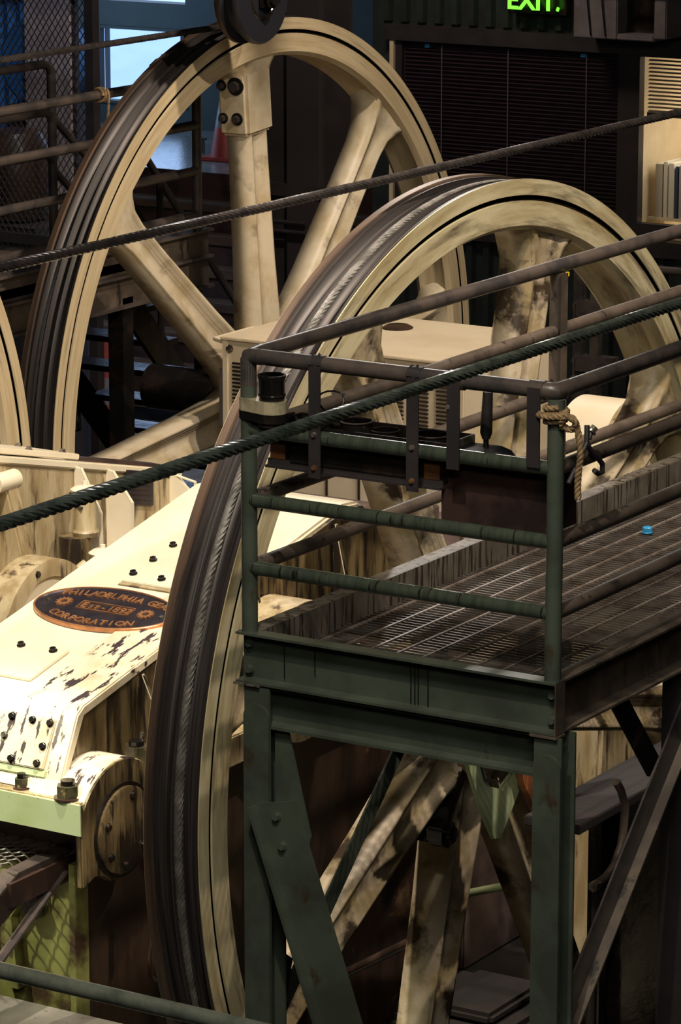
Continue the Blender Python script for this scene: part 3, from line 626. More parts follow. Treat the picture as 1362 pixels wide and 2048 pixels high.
# railing
zt = (4.085, 3.838, 3.600, 3.368)
rP = .0243
def rail(pts, m, r=rP): return MB().tube(pts, r, 16).build('rail', m, pf)
rail([(XL, YF + .03, zt[0] - .008), (XL, YF + .07, zt[0]), (XL, YE + 1, zt[0])], grey_pipe, .0265)
rail([(XR, YF + .03, zt[0] - .008), (XR, YF + .07, zt[0]), (XR, YE, zt[0])], grey_pipe, .0265)
rail([(XL + .02, YF, zt[0]), (XR - .02, YF, zt[0])], grey_pipe, .0265)
MB().tube([(XL, YF, zt[0] - .10), (XL, YF, zt[0] - .012), (XL + .008, YF + .004, zt[0] - .003), (XL + .05, YF, zt[0])], .0275, 16).build('elbow', grey_pipe, pf)
MB().tube([(XL, YF, zt[0] - .03), (XL, YF + .005, zt[0] - .004), (XL, YF + .08, zt[0])], .0275, 16).build('elbow', grey_pipe, pf)
MB().tube([(XR - .07, YF, zt[0]), (XR - .02, YF, zt[0]), (XR - .005, YF + .008, zt[0]), (XR, YF + .03, zt[0]), (XR, YF + .08, zt[0])], .0275, 16).build('elbow', grey_pipe, pf)
for i, z in enumerate(zt[1:]):
    rail([(XL, YF, z), (XR, YF, z)], green_wet)
    rail([(XL, YF, z), (XL, YE + 1, z)], brown_pipe if i else green_wet if False else brown_pipe)
    rail([(XR, YF, z), (XR, YE, z)], brown_pipe)
for x, y, m_ in ((XL, YF, green), (XR, YF, green), (XL, 11.905, brown_pipe), (XL, 14.1, brown_pipe), (XR, 12.1, brown_pipe)):
    MB().cyl((x, y, 3.150), (x, y, 4.06), .0272, 20).build('post', m_, pf)
MB().box(XL + .03, XL + .034, 11.88, 11.93, 3.15, 4.06).build('post_strip', brown_pipe, pf)
for z in (4.052, 3.80): MB().box(XL + .024, XL + .034, 11.925, 11.94, z - .006, z + .01).build('paint_dab', yellow_m, pf)
MB().cyl((-5.78, YF + .0, 4.085), (-5.765, YF, 4.085), .0285, 20).build('clip_collar', dark, pf)

# oil trough hung inside the front rail
tr = thing('oil_trough', 'long black oil soaked trough strapped inside the front railing', 'trough', (-6.0, 9.93, 3.70))
MB().box(-6.36, -5.69, 9.825, 9.833, 3.735, 3.862).build('front_wall', black, tr, bevel=.002)
MB().box(-6.36, -5.69, 10.0, 10.008, 3.735, 3.862).build('back_wall', black, tr, bevel=.002)
MB().box(-6.36, -5.69, 9.833, 10.0, 3.735, 3.742).build('bottom', black, tr)
MB().box(-6.36, -6.352, 9.833, 10.0, 3.742, 3.862).build('end_wall', black, tr); MB().box(-5.698, -5.69, 9.833, 10.0, 3.742, 3.862).build('end_wall', mat('drip_steel', (.16, .13, .11), .3, 0, (.03, .02, .02), 14, .45, .55, stretch=(1, 1, .2)), tr)
MB().prism([(9.80, 3.72), (9.80, 3.712), (10.02, 3.712), (10.02, 3.72), (9.825, 3.72), (9.825, 3.74), (9.817, 3.74), (9.817, 3.72)], 'x', -6.37, -5.70).build('support_angle', dark, tr)
for x in (-6.33, -5.74): MB().box(x - .03, x + .028, 9.815, 9.822, 3.74, 3.80).build('wood_block', wood, tr, bevel=.002)
MB().box(-6.28, -5.80, 9.812, 9.82, 3.737, 3.85).build('face_plate', black, tr)
for x in (-6.145, -5.775):
    o = MB().box(x - .022, x + .022, 9.748, 9.754, 3.71, 4.075).tube([(x, 9.751, 4.06), (x, 9.752, 4.09), (x, 9.78, 4.117), (x, 9.81, 4.09)], .004, 6).build('strap', dark, tr)
    MB().tube([(x - .022, 9.78 + .0285 * math.cos(a), 4.085 + .0285 * math.sin(a)) for a in [R(-20 + 20 * k) for k in range(11)]], .0035, 4).build('strap_edge', dark, tr)
    cl = MB().add([(xx, 9.78 + .029 * math.cos(R(a)), 4.085 + .029 * math.sin(R(a))) for xx in (x - .022, x + .022) for a in range(0, 200, 20)], [(i, i + 1, i + 11, i + 10) for i in range(9)], True).build('strap_hook', dark, tr)
    for z in (3.855, 3.745): hexbolt(tr, (x, 9.748, z), (0, -1, 0), .008, .008, bright_steel if z > 3.8 else wood)
for i, (x, lab, dz, rr_) in enumerate(((-6.225, 'open black oil tin at the left end of the trough', .0, .042), (-6.085, 'open tin with a shiny brown rim, middle of the oil trough', .018, .052),
                                  (-5.975, 'low oily tin just right of the brown rimmed one in the trough', .0, .045), (-5.80, 'wide black oil tin at the right end of the trough', .006, .060))):
    t = thing('oil_tin', lab, 'tin', (x, 9.915, 3.742), 'open tins in the oil trough')
    h = .12 + dz
    MB().lathe([(0, .004), (rr_, .0), (rr_, h), (rr_ - .003, h), (rr_ - .004, .01), (0, .01)], (x, 9.915, 3.742), 28).build('body', black, t)
    MB().lathe([(rr_ + .001, h - .006), (rr_ + .004, h - .003), (rr_ + .001, h), (rr_ - .003, h), (rr_ - .001, h - .004)], (x, 9.915, 3.742), 28).build('rim', brown_oil if i in (1, 3) else black, t)
t = MB().tube([(-6.20 + .05 * math.cos(a) + .004 * a, 9.93 + .02 * math.sin(2 * a), 3.915 + .05 * math.sin(a)) for a in [i * .35 for i in range(-3, 15)]] + [(-6.16, 9.93, 3.855), (-6.09, 9.90, 3.87)], .0032, 6).build('wire_loop', black)
tag(t, 'thin curved wire loop sticking up out of the oil trough', 'wire')
t = MB().tube([(-6.36 + .03 * i, 9.90 + .015 * math.sin(i * 1.7), 3.868 + .012 * math.sin(i * 2.3)) for i in range(10)], .006, 6).build('oily_cord', black, tr)

# hanging brown box at right
hb = thing('hanging_box', 'dark red brown sheet metal box strapped inside the railing corner', 'box', (-5.52, 9.93, 3.60))
for x0, x1, y0, y1, nm in ((-5.715, -5.325, 9.835, 9.842, 'front_panel'), (-5.715, -5.325, 10.02, 10.027, 'back_panel'), (-5.715, -5.708, 9.842, 10.02, 'side_panel'), (-5.332, -5.325, 9.842, 10.02, 'side_panel'), (-5.708, -5.332, 9.842, 10.02, None)):
    if nm: MB().box(x0, x1, y0, y1, 3.605, 3.80).build(nm, dark_brown, hb)
    else: MB().box(x0, x1, y0, y1, 3.605, 3.612).build('bottom_panel', dark_brown, hb)
for x in (-5.625, -5.335):
    MB().box(x - .023, x + .023, 9.748, 9.754, 3.80 if x < -5.5 else 3.84, 4.095).build('strap', dark, hb)
    MB().tube([(x - .026, 9.78, 4.085), (x + .026, 9.78, 4.085)], .031, 20).build('strap_hook', grey_pipe, hb)
    MB().box(x - .023, x + .023, 9.754, 9.842, 3.84, 3.846).build('strap_foot', dark, hb)
hexbolt(hb, (-5.645, 9.748, 4.0), (0, -1, 0), .007, .006, bright_steel)
t = thing('scraper', 'dark handled scraper standing upright in the brown box', 'tool', (-5.61, 9.95, 3.84))
MB().tube([(-5.617, 9.95, 3.865), (-5.617, 9.95, 3.885), (-5.612, 9.95, 4.02)], [.013, .020, .016], 12).build('handle', dark, t)
MB().tube([(-5.617, 9.95, 3.835), (-5.617, 9.95, 3.868)], .009, 10).build('ferrule', black, t)
MB().box(-5.64, -5.59, 9.947, 9.953, 3.72, 3.838).build('blade', dark, t)
t = thing('flat_tray', 'thin dark curved metal tray lying over the brown box', 'tray', (-5.6, 9.93, 3.81))
ty = MB()
pr = [(-5.715, 3.832), (-5.70, 3.838), (-5.58, 3.838), (-5.545, 3.828), (-5.525, 3.808), (-5.36, 3.806)]
ty.prism(pr + [(a, b - .006) for a, b in pr[::-1]], 'y', 9.86, 9.99)
ty.build('sheet', mat('blue_black_tray', (.05, .05, .06), .3, .4), t, bevel=.001)
MB().tube([(-5.71, 9.86, 3.833), (-5.58, 9.86, 3.838), (-5.545, 9.86, 3.828), (-5.525, 9.86, 3.808)], .005, 6).build('rolled_edge', mat('tray_edge', (.09, .085, .09), .3, .5), t)

# cups taped to the left corner post
pc = thing('tube_cup', 'open black tube cup taped to the left corner post', 'cup', (-6.33, 9.76, 3.86))
MB().lathe([(0, .0), (.043, 0), (.043, .155), (.047, .16), (.047, .172), (.040, .172), (.038, .02), (0, .02)], (-6.325, 9.775, 3.86), 28).build('cup_body', black, pc)
MB().lathe([(.0445, .10), (.046, .104), (.0445, .108)], (-6.325, 9.775, 3.86), 28).build('bead', black, pc)
tp = []
for a in range(90, 271, 15): tp.append((XL + .031 * math.cos(R(a)), 9.78 + .031 * math.sin(R(a))))
for a in range(-90, 91, 15): tp.append((-6.325 + .050 * math.cos(R(a)), 9.775 + .050 * math.sin(R(a))))
MB().prism(tp, 'z', 3.905, 3.947).build('tape_band', tape_m, pc)
MB().prism([(a + (a + 6.37) * .02, b) for a, b in tp], 'z', 3.875, 3.905).build('tape_band', black, pc)

# rope and hook on the right corner post
def rope_mesh(pts, r=.011, lay=.05, res=6):
    P = []
    pts = [Vector(p) for p in pts]
    for i in range(len(pts) - 1):
        p0 = pts[max(i - 1, 0)]; p1 = pts[i]; p2 = pts[i + 1]; p3 = pts[min(i + 2, len(pts) - 1)]
        for k in range(res):
            t = k / res; P.append(.5 * ((2 * p1) + (-p0 + p2) * t + (2 * p0 - 5 * p1 + 4 * p2 - p3) * t * t + (-p0 + 3 * p1 - 3 * p2 + p3) * t ** 3))
    P.append(pts[-1])
    mb = MB(); up = Vector((.3, .2, 1)).normalized()
    for k in range(3):
        q = []; s = 0
        for i, p in enumerate(P):
            a = (P[min(i + 1, len(P) - 1)] - P[max(i - 1, 0)]).normalized()
            u = a.orthogonal().normalized() if i == 0 else (u0 - a * u0.dot(a)).normalized()
            u0 = u; v = a.cross(u)
            if i: s += (P[i] - P[i - 1]).length
            ang = 2 * pi * s / lay + 2 * pi * k / 3
            q.append(p + (u * math.cos(ang) + v * math.sin(ang)) * r * .5)
        mb.tube(q, r * .58, 6)
    return mb
t = thing('tied_rope', 'tan rope looped around the right corner post, end hanging', 'rope', (-5.27, 9.78, 3.84))
k1 = [(-5.27 + .034 * math.cos(R(a)), 9.78 + .034 * math.sin(R(a)), 4.0 + a * .00006) for a in range(-150, 330, 24)]
rope_mesh(k1, .010, .05, 4).build('loop', hemp, t)
rope_mesh([(x, y, z + .021) for x, y, z in k1], .010, .05, 4).build('loop', hemp, t)
rope_mesh([(-5.315, 9.745, 4.015), (-5.27, 9.735, 4.012), (-5.22, 9.745, 4.018), (-5.195, 9.76, 4.005), (-5.18, 9.76, 3.96), (-5.172, 9.76, 3.90), (-5.178, 9.76, 3.84), (-5.18, 9.76, 3.80), (-5.178, 9.76, 3.755)], .011, .05, 8).build('tail', hemp, t)
rope_mesh([(-5.235, 9.745, 3.99), (-5.21, 9.735, 4.02), (-5.185, 9.75, 4.0), (-5.205, 9.76, 3.975), (-5.235, 9.75, 3.985)], .011, .05, 6).build('knot', hemp, t)
t = thing('snap_hook', 'dark steel hook hanging off the side rail beside the rope', 'hook', (-5.25, 9.93, 3.8))
MB().tube([(-5.24, 9.93, 3.955), (-5.235, 9.92, 3.90), (-5.235, 9.955, 3.86), (-5.235, 10.0, 3.835), (-5.235, 10.03, 3.81), (-5.235, 10.03, 3.785), (-5.235, 10.0, 3.785), (-5.235, 9.975, 3.80)], .009, 8).build('hook', dark, t)
MB().tube([(-5.235, 9.92, 3.90), (-5.235, 9.86, 3.84), (-5.235, 9.80, 3.79)], .008, 8).build('arm', dark, t)
hexbolt(t, (-5.235, 9.945, 3.93), (.3, .5, .55), .014, .022, bright_steel)
MB().tube([(-5.235, 9.935, 3.91), (-5.235, 9.95, 3.935)], .009, 8).build('eye', dark, t)
t = MB().tube([(-5.50, 10.20, 3.95), (-5.485, 10.26, 4.0)], .016, 12).tube([(-5.486, 10.256, 3.997), (-5.478, 10.287, 4.022)], .0135, 12).build('short_rod', dark)
t.parent = None; tag(t, 'short dark rod end poking up behind the front railing', 'rod')
t = thing('bottle_cap', 'small bright blue plastic cap lying on the grated deck', 'cap', (-6.107, 12.08, 3.053))
MB().lathe([(0, .0), (.019, .0), (.019, .022), (.016, .025), (0, .025)], (-6.107, 12.08, 3.054), 20).build('cap_shell', cap_blue, t)
MB().lathe([(.0195, .001), (.021, .003), (.0195, .006)], (-6.107, 12.08, 3.054), 20).build('ring', cap_blue, t)

# ------------------------------------------------------------------ front gearbox
gx = thing('gearbox', 'large cream gear reducer with oval maker plate and worn sloping cover, lower left', 'gear reducer', (-8.4, 12.0, 0), 'cream gear reducers')
sl_ = .213; ang = math.atan(sl_)
zc = lambda y: 2.33 + (y - 10.99) * sl_
prof = [(10.80, 2.03), (10.845, 2.08), (10.965, 2.30), (11.02, zc(11.02)), (12.98, zc(12.98)), (13.10, 2.745), (13.28, 2.62), (13.62, 2.2), (13.66, 2.03)]
# upper cover body: top skin cream, side walls stained (separate parts, so each keeps its own paint)
MB().prism(prof, 'x', -8.81, -8.03).build('cover', cream, gx, bevel=.012)
side = [(y, z - .018) for y, z in prof[1:-1]]
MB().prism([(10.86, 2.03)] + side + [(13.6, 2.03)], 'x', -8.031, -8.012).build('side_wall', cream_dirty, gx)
# worn ridge along the right edge of the cover
rd = [(10.835, 2.07), (10.955, 2.315), (11.0, zc(11.0) + .012), (11.62, zc(11.62) + .012), (11.75, zc(11.75) + .004), (12.05, zc(12.05) + .001), (12.05, zc(12.05) - .03), (11.0, zc(11.0) - .03), (10.87, 2.05)]
MB().prism(rd, 'x', -8.27, -7.995).build('worn_ridge', cream_worn, gx, bevel=.006)
# upper slope right of the name plate is plain again
def on_slope(x, v, h=0):     # x, distance up the slope measured in y, height above
    return (x - 0, v - h * math.sin(ang), zc(v) + h * math.cos(ang))
def slope_plate(x0, x1, v0, v1, h0, h1, name, m, parent, bevel=.003):
    mb = MB(); P = [on_slope(x, v, h) for x in (x0, x1) for v in (v0, v1) for h in (h0, h1)]
    return mb.add(P, [(0, 1, 3, 2), (4, 6, 7, 5), (0, 4, 5, 1), (2, 3, 7, 6), (0, 2, 6, 4), (1, 5, 7, 3)]).build(name, m, parent, bevel=bevel)
nrm = (0, -math.sin(ang), math.cos(ang))
sp1 = slope_plate(-8.52, -8.10, 12.005, 12.44, .0, .016, 'access_cover', cream, gx)
slope_plate(-8.53, -8.09, 11.985, 12.46, .0, .006, 'cover_gasket', cream_side, gx)
for p in ((-8.50, 12.36), (-8.50, 12.21), (-8.505, 12.07), (-8.354, 12.06), (-8.20, 12.05), (-8.13, 12.2), (-8.13, 12.38)): hexbolt(gx, on_slope(p[0], p[1], .016), nrm, .0145, .016)
slope_plate(-8.83, -8.345, 11.12, 11.39, .0, .012, 'access_cover', cream, gx)
MB().prism([(-8.345, 11.39), (-8.83, 11.39), (-8.83, 10.99), (-8.25, 10.99)], 'z', 0, .001) if False else None
for p in ((-8.565, 11.36), (-8.405, 11.36), (-8.70, 11.36)): hexbolt(gx, on_slope(p[0], p[1], .012), nrm, .0145, .016)
# steep near face with bolted inspection cover
sA = Vector((0, .12, .22)).normalized(); sN = Vector((0, -sA.z, sA.y))
def steep(x, d, h=0): p = Vector((x, 10.842, 2.075)) + sA * d + sN * h; return tuple(p)
mb = MB(); P = [steep(x, d, h) for x in (-8.42, -8.085) for d in (.03, .235) for h in (.0, .022)]
mb.add(P, [(0, 1, 3, 2), (4, 6, 7, 5), (0, 4, 5, 1), (2, 3, 7, 6), (0, 2, 6, 4), (1, 5, 7, 3)]).build('inspection_cover', cream_worn, gx, bevel=.004)
mb = MB(); P = [steep(x, d, h) for x in (-8.44, -8.07) for d in (.0, .03) for h in (.0, .012)]
mb.add(P, [(0, 1, 3, 2), (4, 6, 7, 5), (0, 4, 5, 1), (2, 3, 7, 6), (0, 2, 6, 4), (1, 5, 7, 3)]).build('cover_lip', lime, gx, bevel=.003)
for x, d in ((-8.29, .215), (-8.19, .215), (-8.105, .215), (-8.30, .135), (-8.11, .12), (-8.24, .05), (-8.115, .05), (-8.38, .05), (-8.39, .215)): hexbolt(gx, steep(x, d, .022), sN, .0125, .014, bright_steel if (x, d) == (-8.30, .135) else black)
# flange plate, body, pedestal
MB().box(-8.9, -7.845, 10.755, 10.765, 1.902, 2.026).build('flange_face', lime, gx)
MB().box(-8.9, -7.85, 10.765, 13.9, 1.90, 2.03).build('flange', cream_side, gx, bevel=.006)
MB().box(-8.9, -8.0, 10.98, 13.85, 0, 1.90).build('body', brown_oil, gx)
MB().box(-8.9, -8.005, 10.955, 10.975, 0.0, 1.70).build('front_panel', lime_dark, gx)
MB().prism([(-8.35, 1.15), (-8.27, 1.15), (-8.30, 1.45), (-8.18, 1.62), (-8.18, 1.68), (-8.35, 1.68)], 'y', 10.90, 10.95).build('web_plate', lime_dark, gx)
MB().cyl((-8.2, 10.905, 1.505), (-8.2, 10.93, 1.505), .05, 28).build('lightening_hole', black, gx)
MB().ring([(0, .05), (0, .058), (-.012, .058), (-.012, .05)], 32).build('x', black, gx) if False else None
MB().lathe([(.045, 0), (.055, -.006), (.06, 0), (.055, .012)], (-8.2, 10.95, 1.505), 28, 'y').build('hole_rim', lime_dark, gx)
MB().box(-8.012, -7.985, 10.90, 10.99, 0, 1.72).build('corner_post', lime_dark, gx)
# bearing housing
hp = [(10.757, 1.90), (10.757, 2.03)]
for a in range(150, 14, -8): hp.append((11.02 + .287 * math.cos(R(a)), 1.857 + .287 * math.sin(R(a))))
hp += [(11.30, 1.90), (11.22, 1.75), (11.15, 1.69), (11.03, 1.665), (10.95, 1.665), (10.90, 1.70), (10.84, 1.715), (10.765, 1.69)]
hu = [(y, z) for y, z in hp[1:] if z > 1.89]
MB().prism([(10.765, 1.91), (10.765, 2.032)] + [(y, z) for y, z in hu[1:]], 'x', -8.12, -7.852).build('bearing_housing', cream_worn, gx, bevel=.006)
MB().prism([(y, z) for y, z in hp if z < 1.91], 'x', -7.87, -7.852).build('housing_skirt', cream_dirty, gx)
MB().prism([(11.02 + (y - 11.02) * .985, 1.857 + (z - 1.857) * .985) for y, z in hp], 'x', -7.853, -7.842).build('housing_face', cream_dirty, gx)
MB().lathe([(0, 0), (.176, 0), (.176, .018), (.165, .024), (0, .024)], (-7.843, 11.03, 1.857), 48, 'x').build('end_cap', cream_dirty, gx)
MB().lathe([(.178, 0), (.192, 0), (.192, .006), (.178, .006)], (-7.842, 11.03, 1.857), 48, 'x').build('cap_groove', black, gx)
for a in (75, 20, 160, -40, -95, 215): hexbolt(gx, (-7.82, 11.03 + .14 * math.cos(R(a)), 1.857 + .14 * math.sin(R(a))), (1, 0, 0), .014, .014)
def bignut(x, y, r, h, z=2.03):
    o = MB().tube([(x, y, z), (x, y, z + h)], r, 6).build('nut', mat('olive_nut_paint', (.075, .07, .035), .35, 0, (.03, .026, .016), 14, .45, .6, col3=(.32, .24, .13), scale3=18, lo3=.62, hi3=.66) if 'olive_nut_paint' not in MATS else MATS['olive_nut_paint'], gx, bevel=.004)
    MB().cyl((x, y, z + h), (x, y, z + h + .02), r * .62, 24).build('stud', black, gx)
    MB().cyl((x, y, z), (x, y, z + .008), r * 1.2, 24).build('washer', brown_oil, gx)
bignut(-7.935, 10.80, .046, .055); bignut(-8.165, 10.81, .028, .042)
bignut(-7.915, 11.235, .050, .085, 2.05)
MB().cyl((-7.93, 11.27, 2.09), (-7.93, 11.30, 2.17), .010, 10).build('grease_nipple', bright_steel, gx)
MB().lathe([(0, .0), (.04, 0), (.045, .008), (.03, .012), (0, .012)], (-8.35, 10.83, 2.03), 20).build('plug', black, gx)
# gussets on the right wall
for y, z0, z1, w_ in ((11.40, 2.03, 2.37, .15), (12.22, 2.03, 2.56, .15), (12.86, 2.03, 2.69, .155)):
    MB().prism([(-8.02, z0), (-8.02 + w_, z0), (-8.02 + w_, z0 + .05), (-7.99, z1), (-8.02, z1)], 'y', y, y + .012).build('gusset', cream_dirty, gx)
    MB().bar((-8.00, y + .006, z1 + .004), (-8.02 + w_, y + .006, z0 + .055), .014, .004, (1, 0, 1)).build('gusset_edge', cream, gx)
MB().cyl((-8.0, 12.3, 2.2), (-7.80, 12.3, 2.2), .30, 48).build('bearing_housing', cream_side, gx)
# oil line at the bearing
MB().tube([(-7.84, 11.2, 1.70), (-7.80, 11.22, 1.62), (-7.80, 11.22, 1.56)], .016, 10).build('oil_fitting', black, gx)
MB().tube([(-7.80, 11.22, 1.56), (-7.80, 11.22, 1.50)], .019, 6).build('oil_fitting_nut', bright_steel, gx)
MB().tube([(-7.80, 11.22, 1.50), (-7.80, 11.17, 1.40), (-7.80, 11.14, 1.30), (-7.80, 11.15, 1.22), (-7.80, 11.18, 1.19)], .009, 8).build('oil_line', brown_oil, gx)
# maker plate
PC = Vector(on_slope(-8.427, 11.75, .0)); a_, b_ = .339, .180
M4 = Matrix((((1), 0, 0, PC.x), (0, math.cos(ang), -math.sin(ang), PC.y), (0, math.sin(ang), math.cos(ang), PC.z), (0, 0, 0, 1)))
def pl(x, y, z): return M4 @ Vector((x, y, z))
def ell(prof, m, name, parent, n=96):     # prof of (scale offset inward, height)
    mb = MB(); vs = []
    for i in range(n):
        t = 2 * pi * i / n
        for o_, h in prof: vs.append(pl((a_ - o_) * math.cos(t), (b_ - o_) * math.sin(t), h))
    k = len(prof); fs = [(i * k + j, ((i + 1) % n) * k + j, ((i + 1) % n) * k + j + 1, i * k + j + 1) for i in range(n) for j in range(k - 1)]
    mb.add(vs, fs, True)
    if name == 'maker_plate': mb.add([vs[i * k + k - 1] for i in range(n)], [tuple(range(n))])
    return mb.build(name, m, parent)
mp = ell([(0, 0), (0, .018), (.012, .020), (.016, .016)], plate_blk, 'maker_plate', gx)
ell([(-.001, .004), (-.001, .020), (.003, .023), (.007, .023), (.009, .016)], copper, 'plate_border', mp)
org = Vector(gx['o'])
def letters(s, size, fx, parent=mp):      # fx(i, n) -> (x, y, rot)
    n = len(s)
    for i, chx in enumerate(s):
        if chx == ' ': continue
        x, y, r = fx(i, n)
        text_mesh(chx, size, .004, copper, parent, Matrix.Translation(-org) @ M4 @ Matrix.Translation((x, y, .018)) @ Matrix.Rotation(r, 4, 'Z'), name='letter', bevel=.0012, resx=.92)
def arc_top(s, size, x0, x1, rx, ry, flip=False):
    n = len(s)
    def f(i, n_):
        x = x0 + (x1 - x0) * i / (n - 1); q = math.sqrt(max(0, 1 - (x / rx) ** 2)); y = ry * q
        sl2 = -ry * x / (rx * rx * max(q, .15)); return (x, y, math.atan(sl2) * .85)
    letters(s, size, f)
arc_top('PHILADELPHIA GEAR', .062, -.245, .270, .345, .088)
def arc_bot(s, size, x0, x1):
    n = len(s)
    def f(i, n_):
        x = x0 + (x1 - x0) * i / (n - 1); y = -.148 + .11 * (x / .25) ** 2 * .5; return (x, y, math.atan(.11 * x / .0625) * .8)
    letters(s, size, f)
arc_bot('CORPORATION', .060, -.195, .195)
for chx, x, sz in (('E', -.098, .062), ('S', -.062, .042), ('T', -.036, .042), ('-', .0, .062), ('1', .034, .062), ('8', .062, .062), ('9', .092, .062), ('2', .121, .062)):
    text_mesh(chx, sz, .004, copper, mp, Matrix.Translation(-org) @ M4 @ Matrix.Translation((x, -.021, .018)), name='letter', bevel=.0012, resx=.92)
for y in (-.030, .034):
    P = [pl(x, yy, h) for x in (-.125, .135) for yy in (y - .002, y + .002) for h in (.016, .0215)]
    MB().add(P, [(0, 1, 3, 2), (4, 6, 7, 5), (0, 4, 5, 1), (2, 3, 7, 6), (0, 2, 6, 4), (1, 5, 7, 3)]).build('bar_line', copper, mp)
for x in (-.124, .134):
    P = [pl(xx, yy, h) for xx in (x - .002, x + .002) for yy in (-.030, .034) for h in (.016, .0215)]
    MB().add(P, [(0, 1, 3, 2), (4, 6, 7, 5), (0, 4, 5, 1), (2, 3, 7, 6), (0, 2, 6, 4), (1, 5, 7, 3)]).build('bar_line', copper, mp)
for sx in (-.205, .205):      # toothed gear emblems
    vs = []; n = 48
    for i in range(n):
        t = 2 * pi * i / n; r = .038 if (i % 4) < 2 else .029
        for q, h in ((.014, .016), (.014, .0225), (r, .0225), (r, .016)): vs.append(pl(sx + q * math.cos(t), .002 + q * math.sin(t), h))
    MB().add(vs, [(i * 4 + j, ((i + 1) % n) * 4 + j, ((i + 1) % n) * 4 + j + 1, i * 4 + j + 1) for i in range(n) for j in range(3)]).build('gear_emblem', copper, mp)
for sx in (-.285, .285): MB().tube([pl(sx, 0.0, .016), pl(sx, 0.0, .024)], .009, 12).build('rivet', bright_steel, mp)

# round coupling guard left of the gearbox
cg = thing('coupling_guard', 'round cream coupling guard with yellowish rim at the left edge', 'guard', (-9.1, 11.98, 0))
MB().ring([(0, .25), (0, .325), (-.14, .325), (-.14, .25), (-.02, .25)], 72, -8.88, 11.98, 2.28).build('rim', cream_side, cg)
MB().lathe([(0, 0), (.25, 0), (.25, -.02), (0, -.02)], (-8.895, 11.98, 2.28), 56, 'x').build('disc', cream, cg)
MB().box(-9.2, -8.95, 11.8, 12.16, 0, 1.98).build('stand', brown_oil, cg)
hexbolt(cg, (-8.88, 11.90, 2.56), (1, 0, 0), .012, .01)

# ------------------------------------------------------------------ second gearbox, upper left
g2 = thing('gearbox', 'farther cream gear reducer with triangular ribs, at the left below the rear sheave', 'gear reducer', (-10.0, 13.2, 0), 'cream gear reducers')
zz = lambda y: 2.862 - (y - 12.603) * .2337
P2 = [(11.9, 2.2), (11.9, zz(11.9)), (14.02, zz(14.02)), (14.12, zz(14.12) - .07), (14.2, 2.2)]
MB().prism([(y, z - .012) for y, z in P2], 'x', -10.35, -9.615).build('cover', cream, g2, bevel=.01)
MB().prism([(y, z - .05 if z > 2.3 else z) for y, z in P2], 'x', -9.62, -9.60).build('side_wall', cream_side, g2)
MB().bar((-9.605, 11.9, zz(11.9) - .02), (-9.605, 14.03, zz(14.03) - .02), .028, .035).build('edge_lip', cream, g2, bevel=.006)
MB().bar((-9.84, 12.1, zz(12.1) + .016), (-9.84, 13.30, zz(13.3) + .016), .34, .028).build('top_plate', cream, g2, bevel=.004)
MB().bar((-9.80, 13.32, zz(13.32) + .004), (-9.72, 14.0, zz(14.0) + .004), .11, .016).build('dark_strip', dark_brown, g2)
for y, dx in ((12.7, -9.71), (12.95, -9.70), (13.22, -9.71), (12.6, -9.95), (12.9, -9.95), (13.2, -9.95)): hexbolt(g2, (dx, y, zz(y) + .03), (0, .2, 1), .014, .016, bright_steel)
for y, z1 in ((13.16, 2.70), (13.41, 2.64), (13.93, 2.52)):
    zt1 = z1
    MB().prism([(-9.60, 2.2), (-9.46, 2.2), (-9.46, 2.50 if y < 13.9 else 2.44), (-9.57, zt1), (-9.60, zt1 + .004)], 'y', y, y + .014).build('gusset', cream, g2)
    MB().bar((-9.455, y + .007, 2.2), (-9.455, y + .007, 2.50), .016, .006, (1, 0, 0)).build('gusset_edge', cream, g2)
    MB().bar((-9.456, y + .007, 2.50), (-9.565, y + .007, zt1), .016, .006, (1, 0, 1)).build('gusset_edge', cream, g2)
MB().box(-10.5, -9.42, 11.9, 14.3, 2.08, 2.2).build('flange', cream, g2, bevel=.006)
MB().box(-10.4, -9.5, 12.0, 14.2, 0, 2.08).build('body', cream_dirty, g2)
npz = MB().add([(-9.597, 13.56, 2.615), (-9.597, 13.78, 2.565), (-9.597, 13.78, 2.40), (-9.597, 13.56, 2.45), (-9.590, 13.56, 2.615), (-9.590, 13.78, 2.565), (-9.590, 13.78, 2.40), (-9.590, 13.56, 2.45)],
               [(0, 1, 2, 3), (4, 5, 6, 7), (0, 1, 5, 4), (1, 2, 6, 5), (2, 3, 7, 6), (3, 0, 4, 7)]).build('rating_plate', plate_blk, g2)
for i in range(6): MB().bar((-9.588, 13.59, 2.590 - i * .024), (-9.588, 13.75, 2.555 - i * .024), .001, .005).build('engraved_line', brown_oil, npz)
# round boss column under the filler, and ribbed column at the very left
MB().cyl((-9.50, 13.02, 2.2), (-9.50, 13.02, 2.42), .075, 40).build('boss', cream_dirty, g2)
MB().prism([(-9.6, 2.2), (-9.42, 2.2), (-9.44, 2.4), (-9.53, 2.74), (-9.6, 2.76)], 'y', 12.55, 12.64).build('end_rib', cream_side, g2, bevel=.01)
MB().tube([(-9.56, 12.50, 2.75), (-9.56, 12.655, 2.75)], .045, 24).build('end_boss', cream, g2)
ff = [(-9.46, 13.05)]
x, y = ff[0]
MB().lathe([(0, 0), (.055, 0), (.062, .02), (.05, .035), (.05, .20), (0, .20)], (x, y, 2.42), 28).build('filler_neck', cream_side, g2)
MB().lathe([(0, 0), (.066, .0), (.068, .012), (.05, .024), (.012, .03), (.012, .05), (0, .05)], (x, y, 2.625), 28).build('filler_cap', cream, g2)
MB().tube([(x - .06, y - .03, 2.62), (x - .045, y - .04, 2.58), (x + .02, y - .055, 2.56)], .008, 8).build('latch', bright_steel, g2)
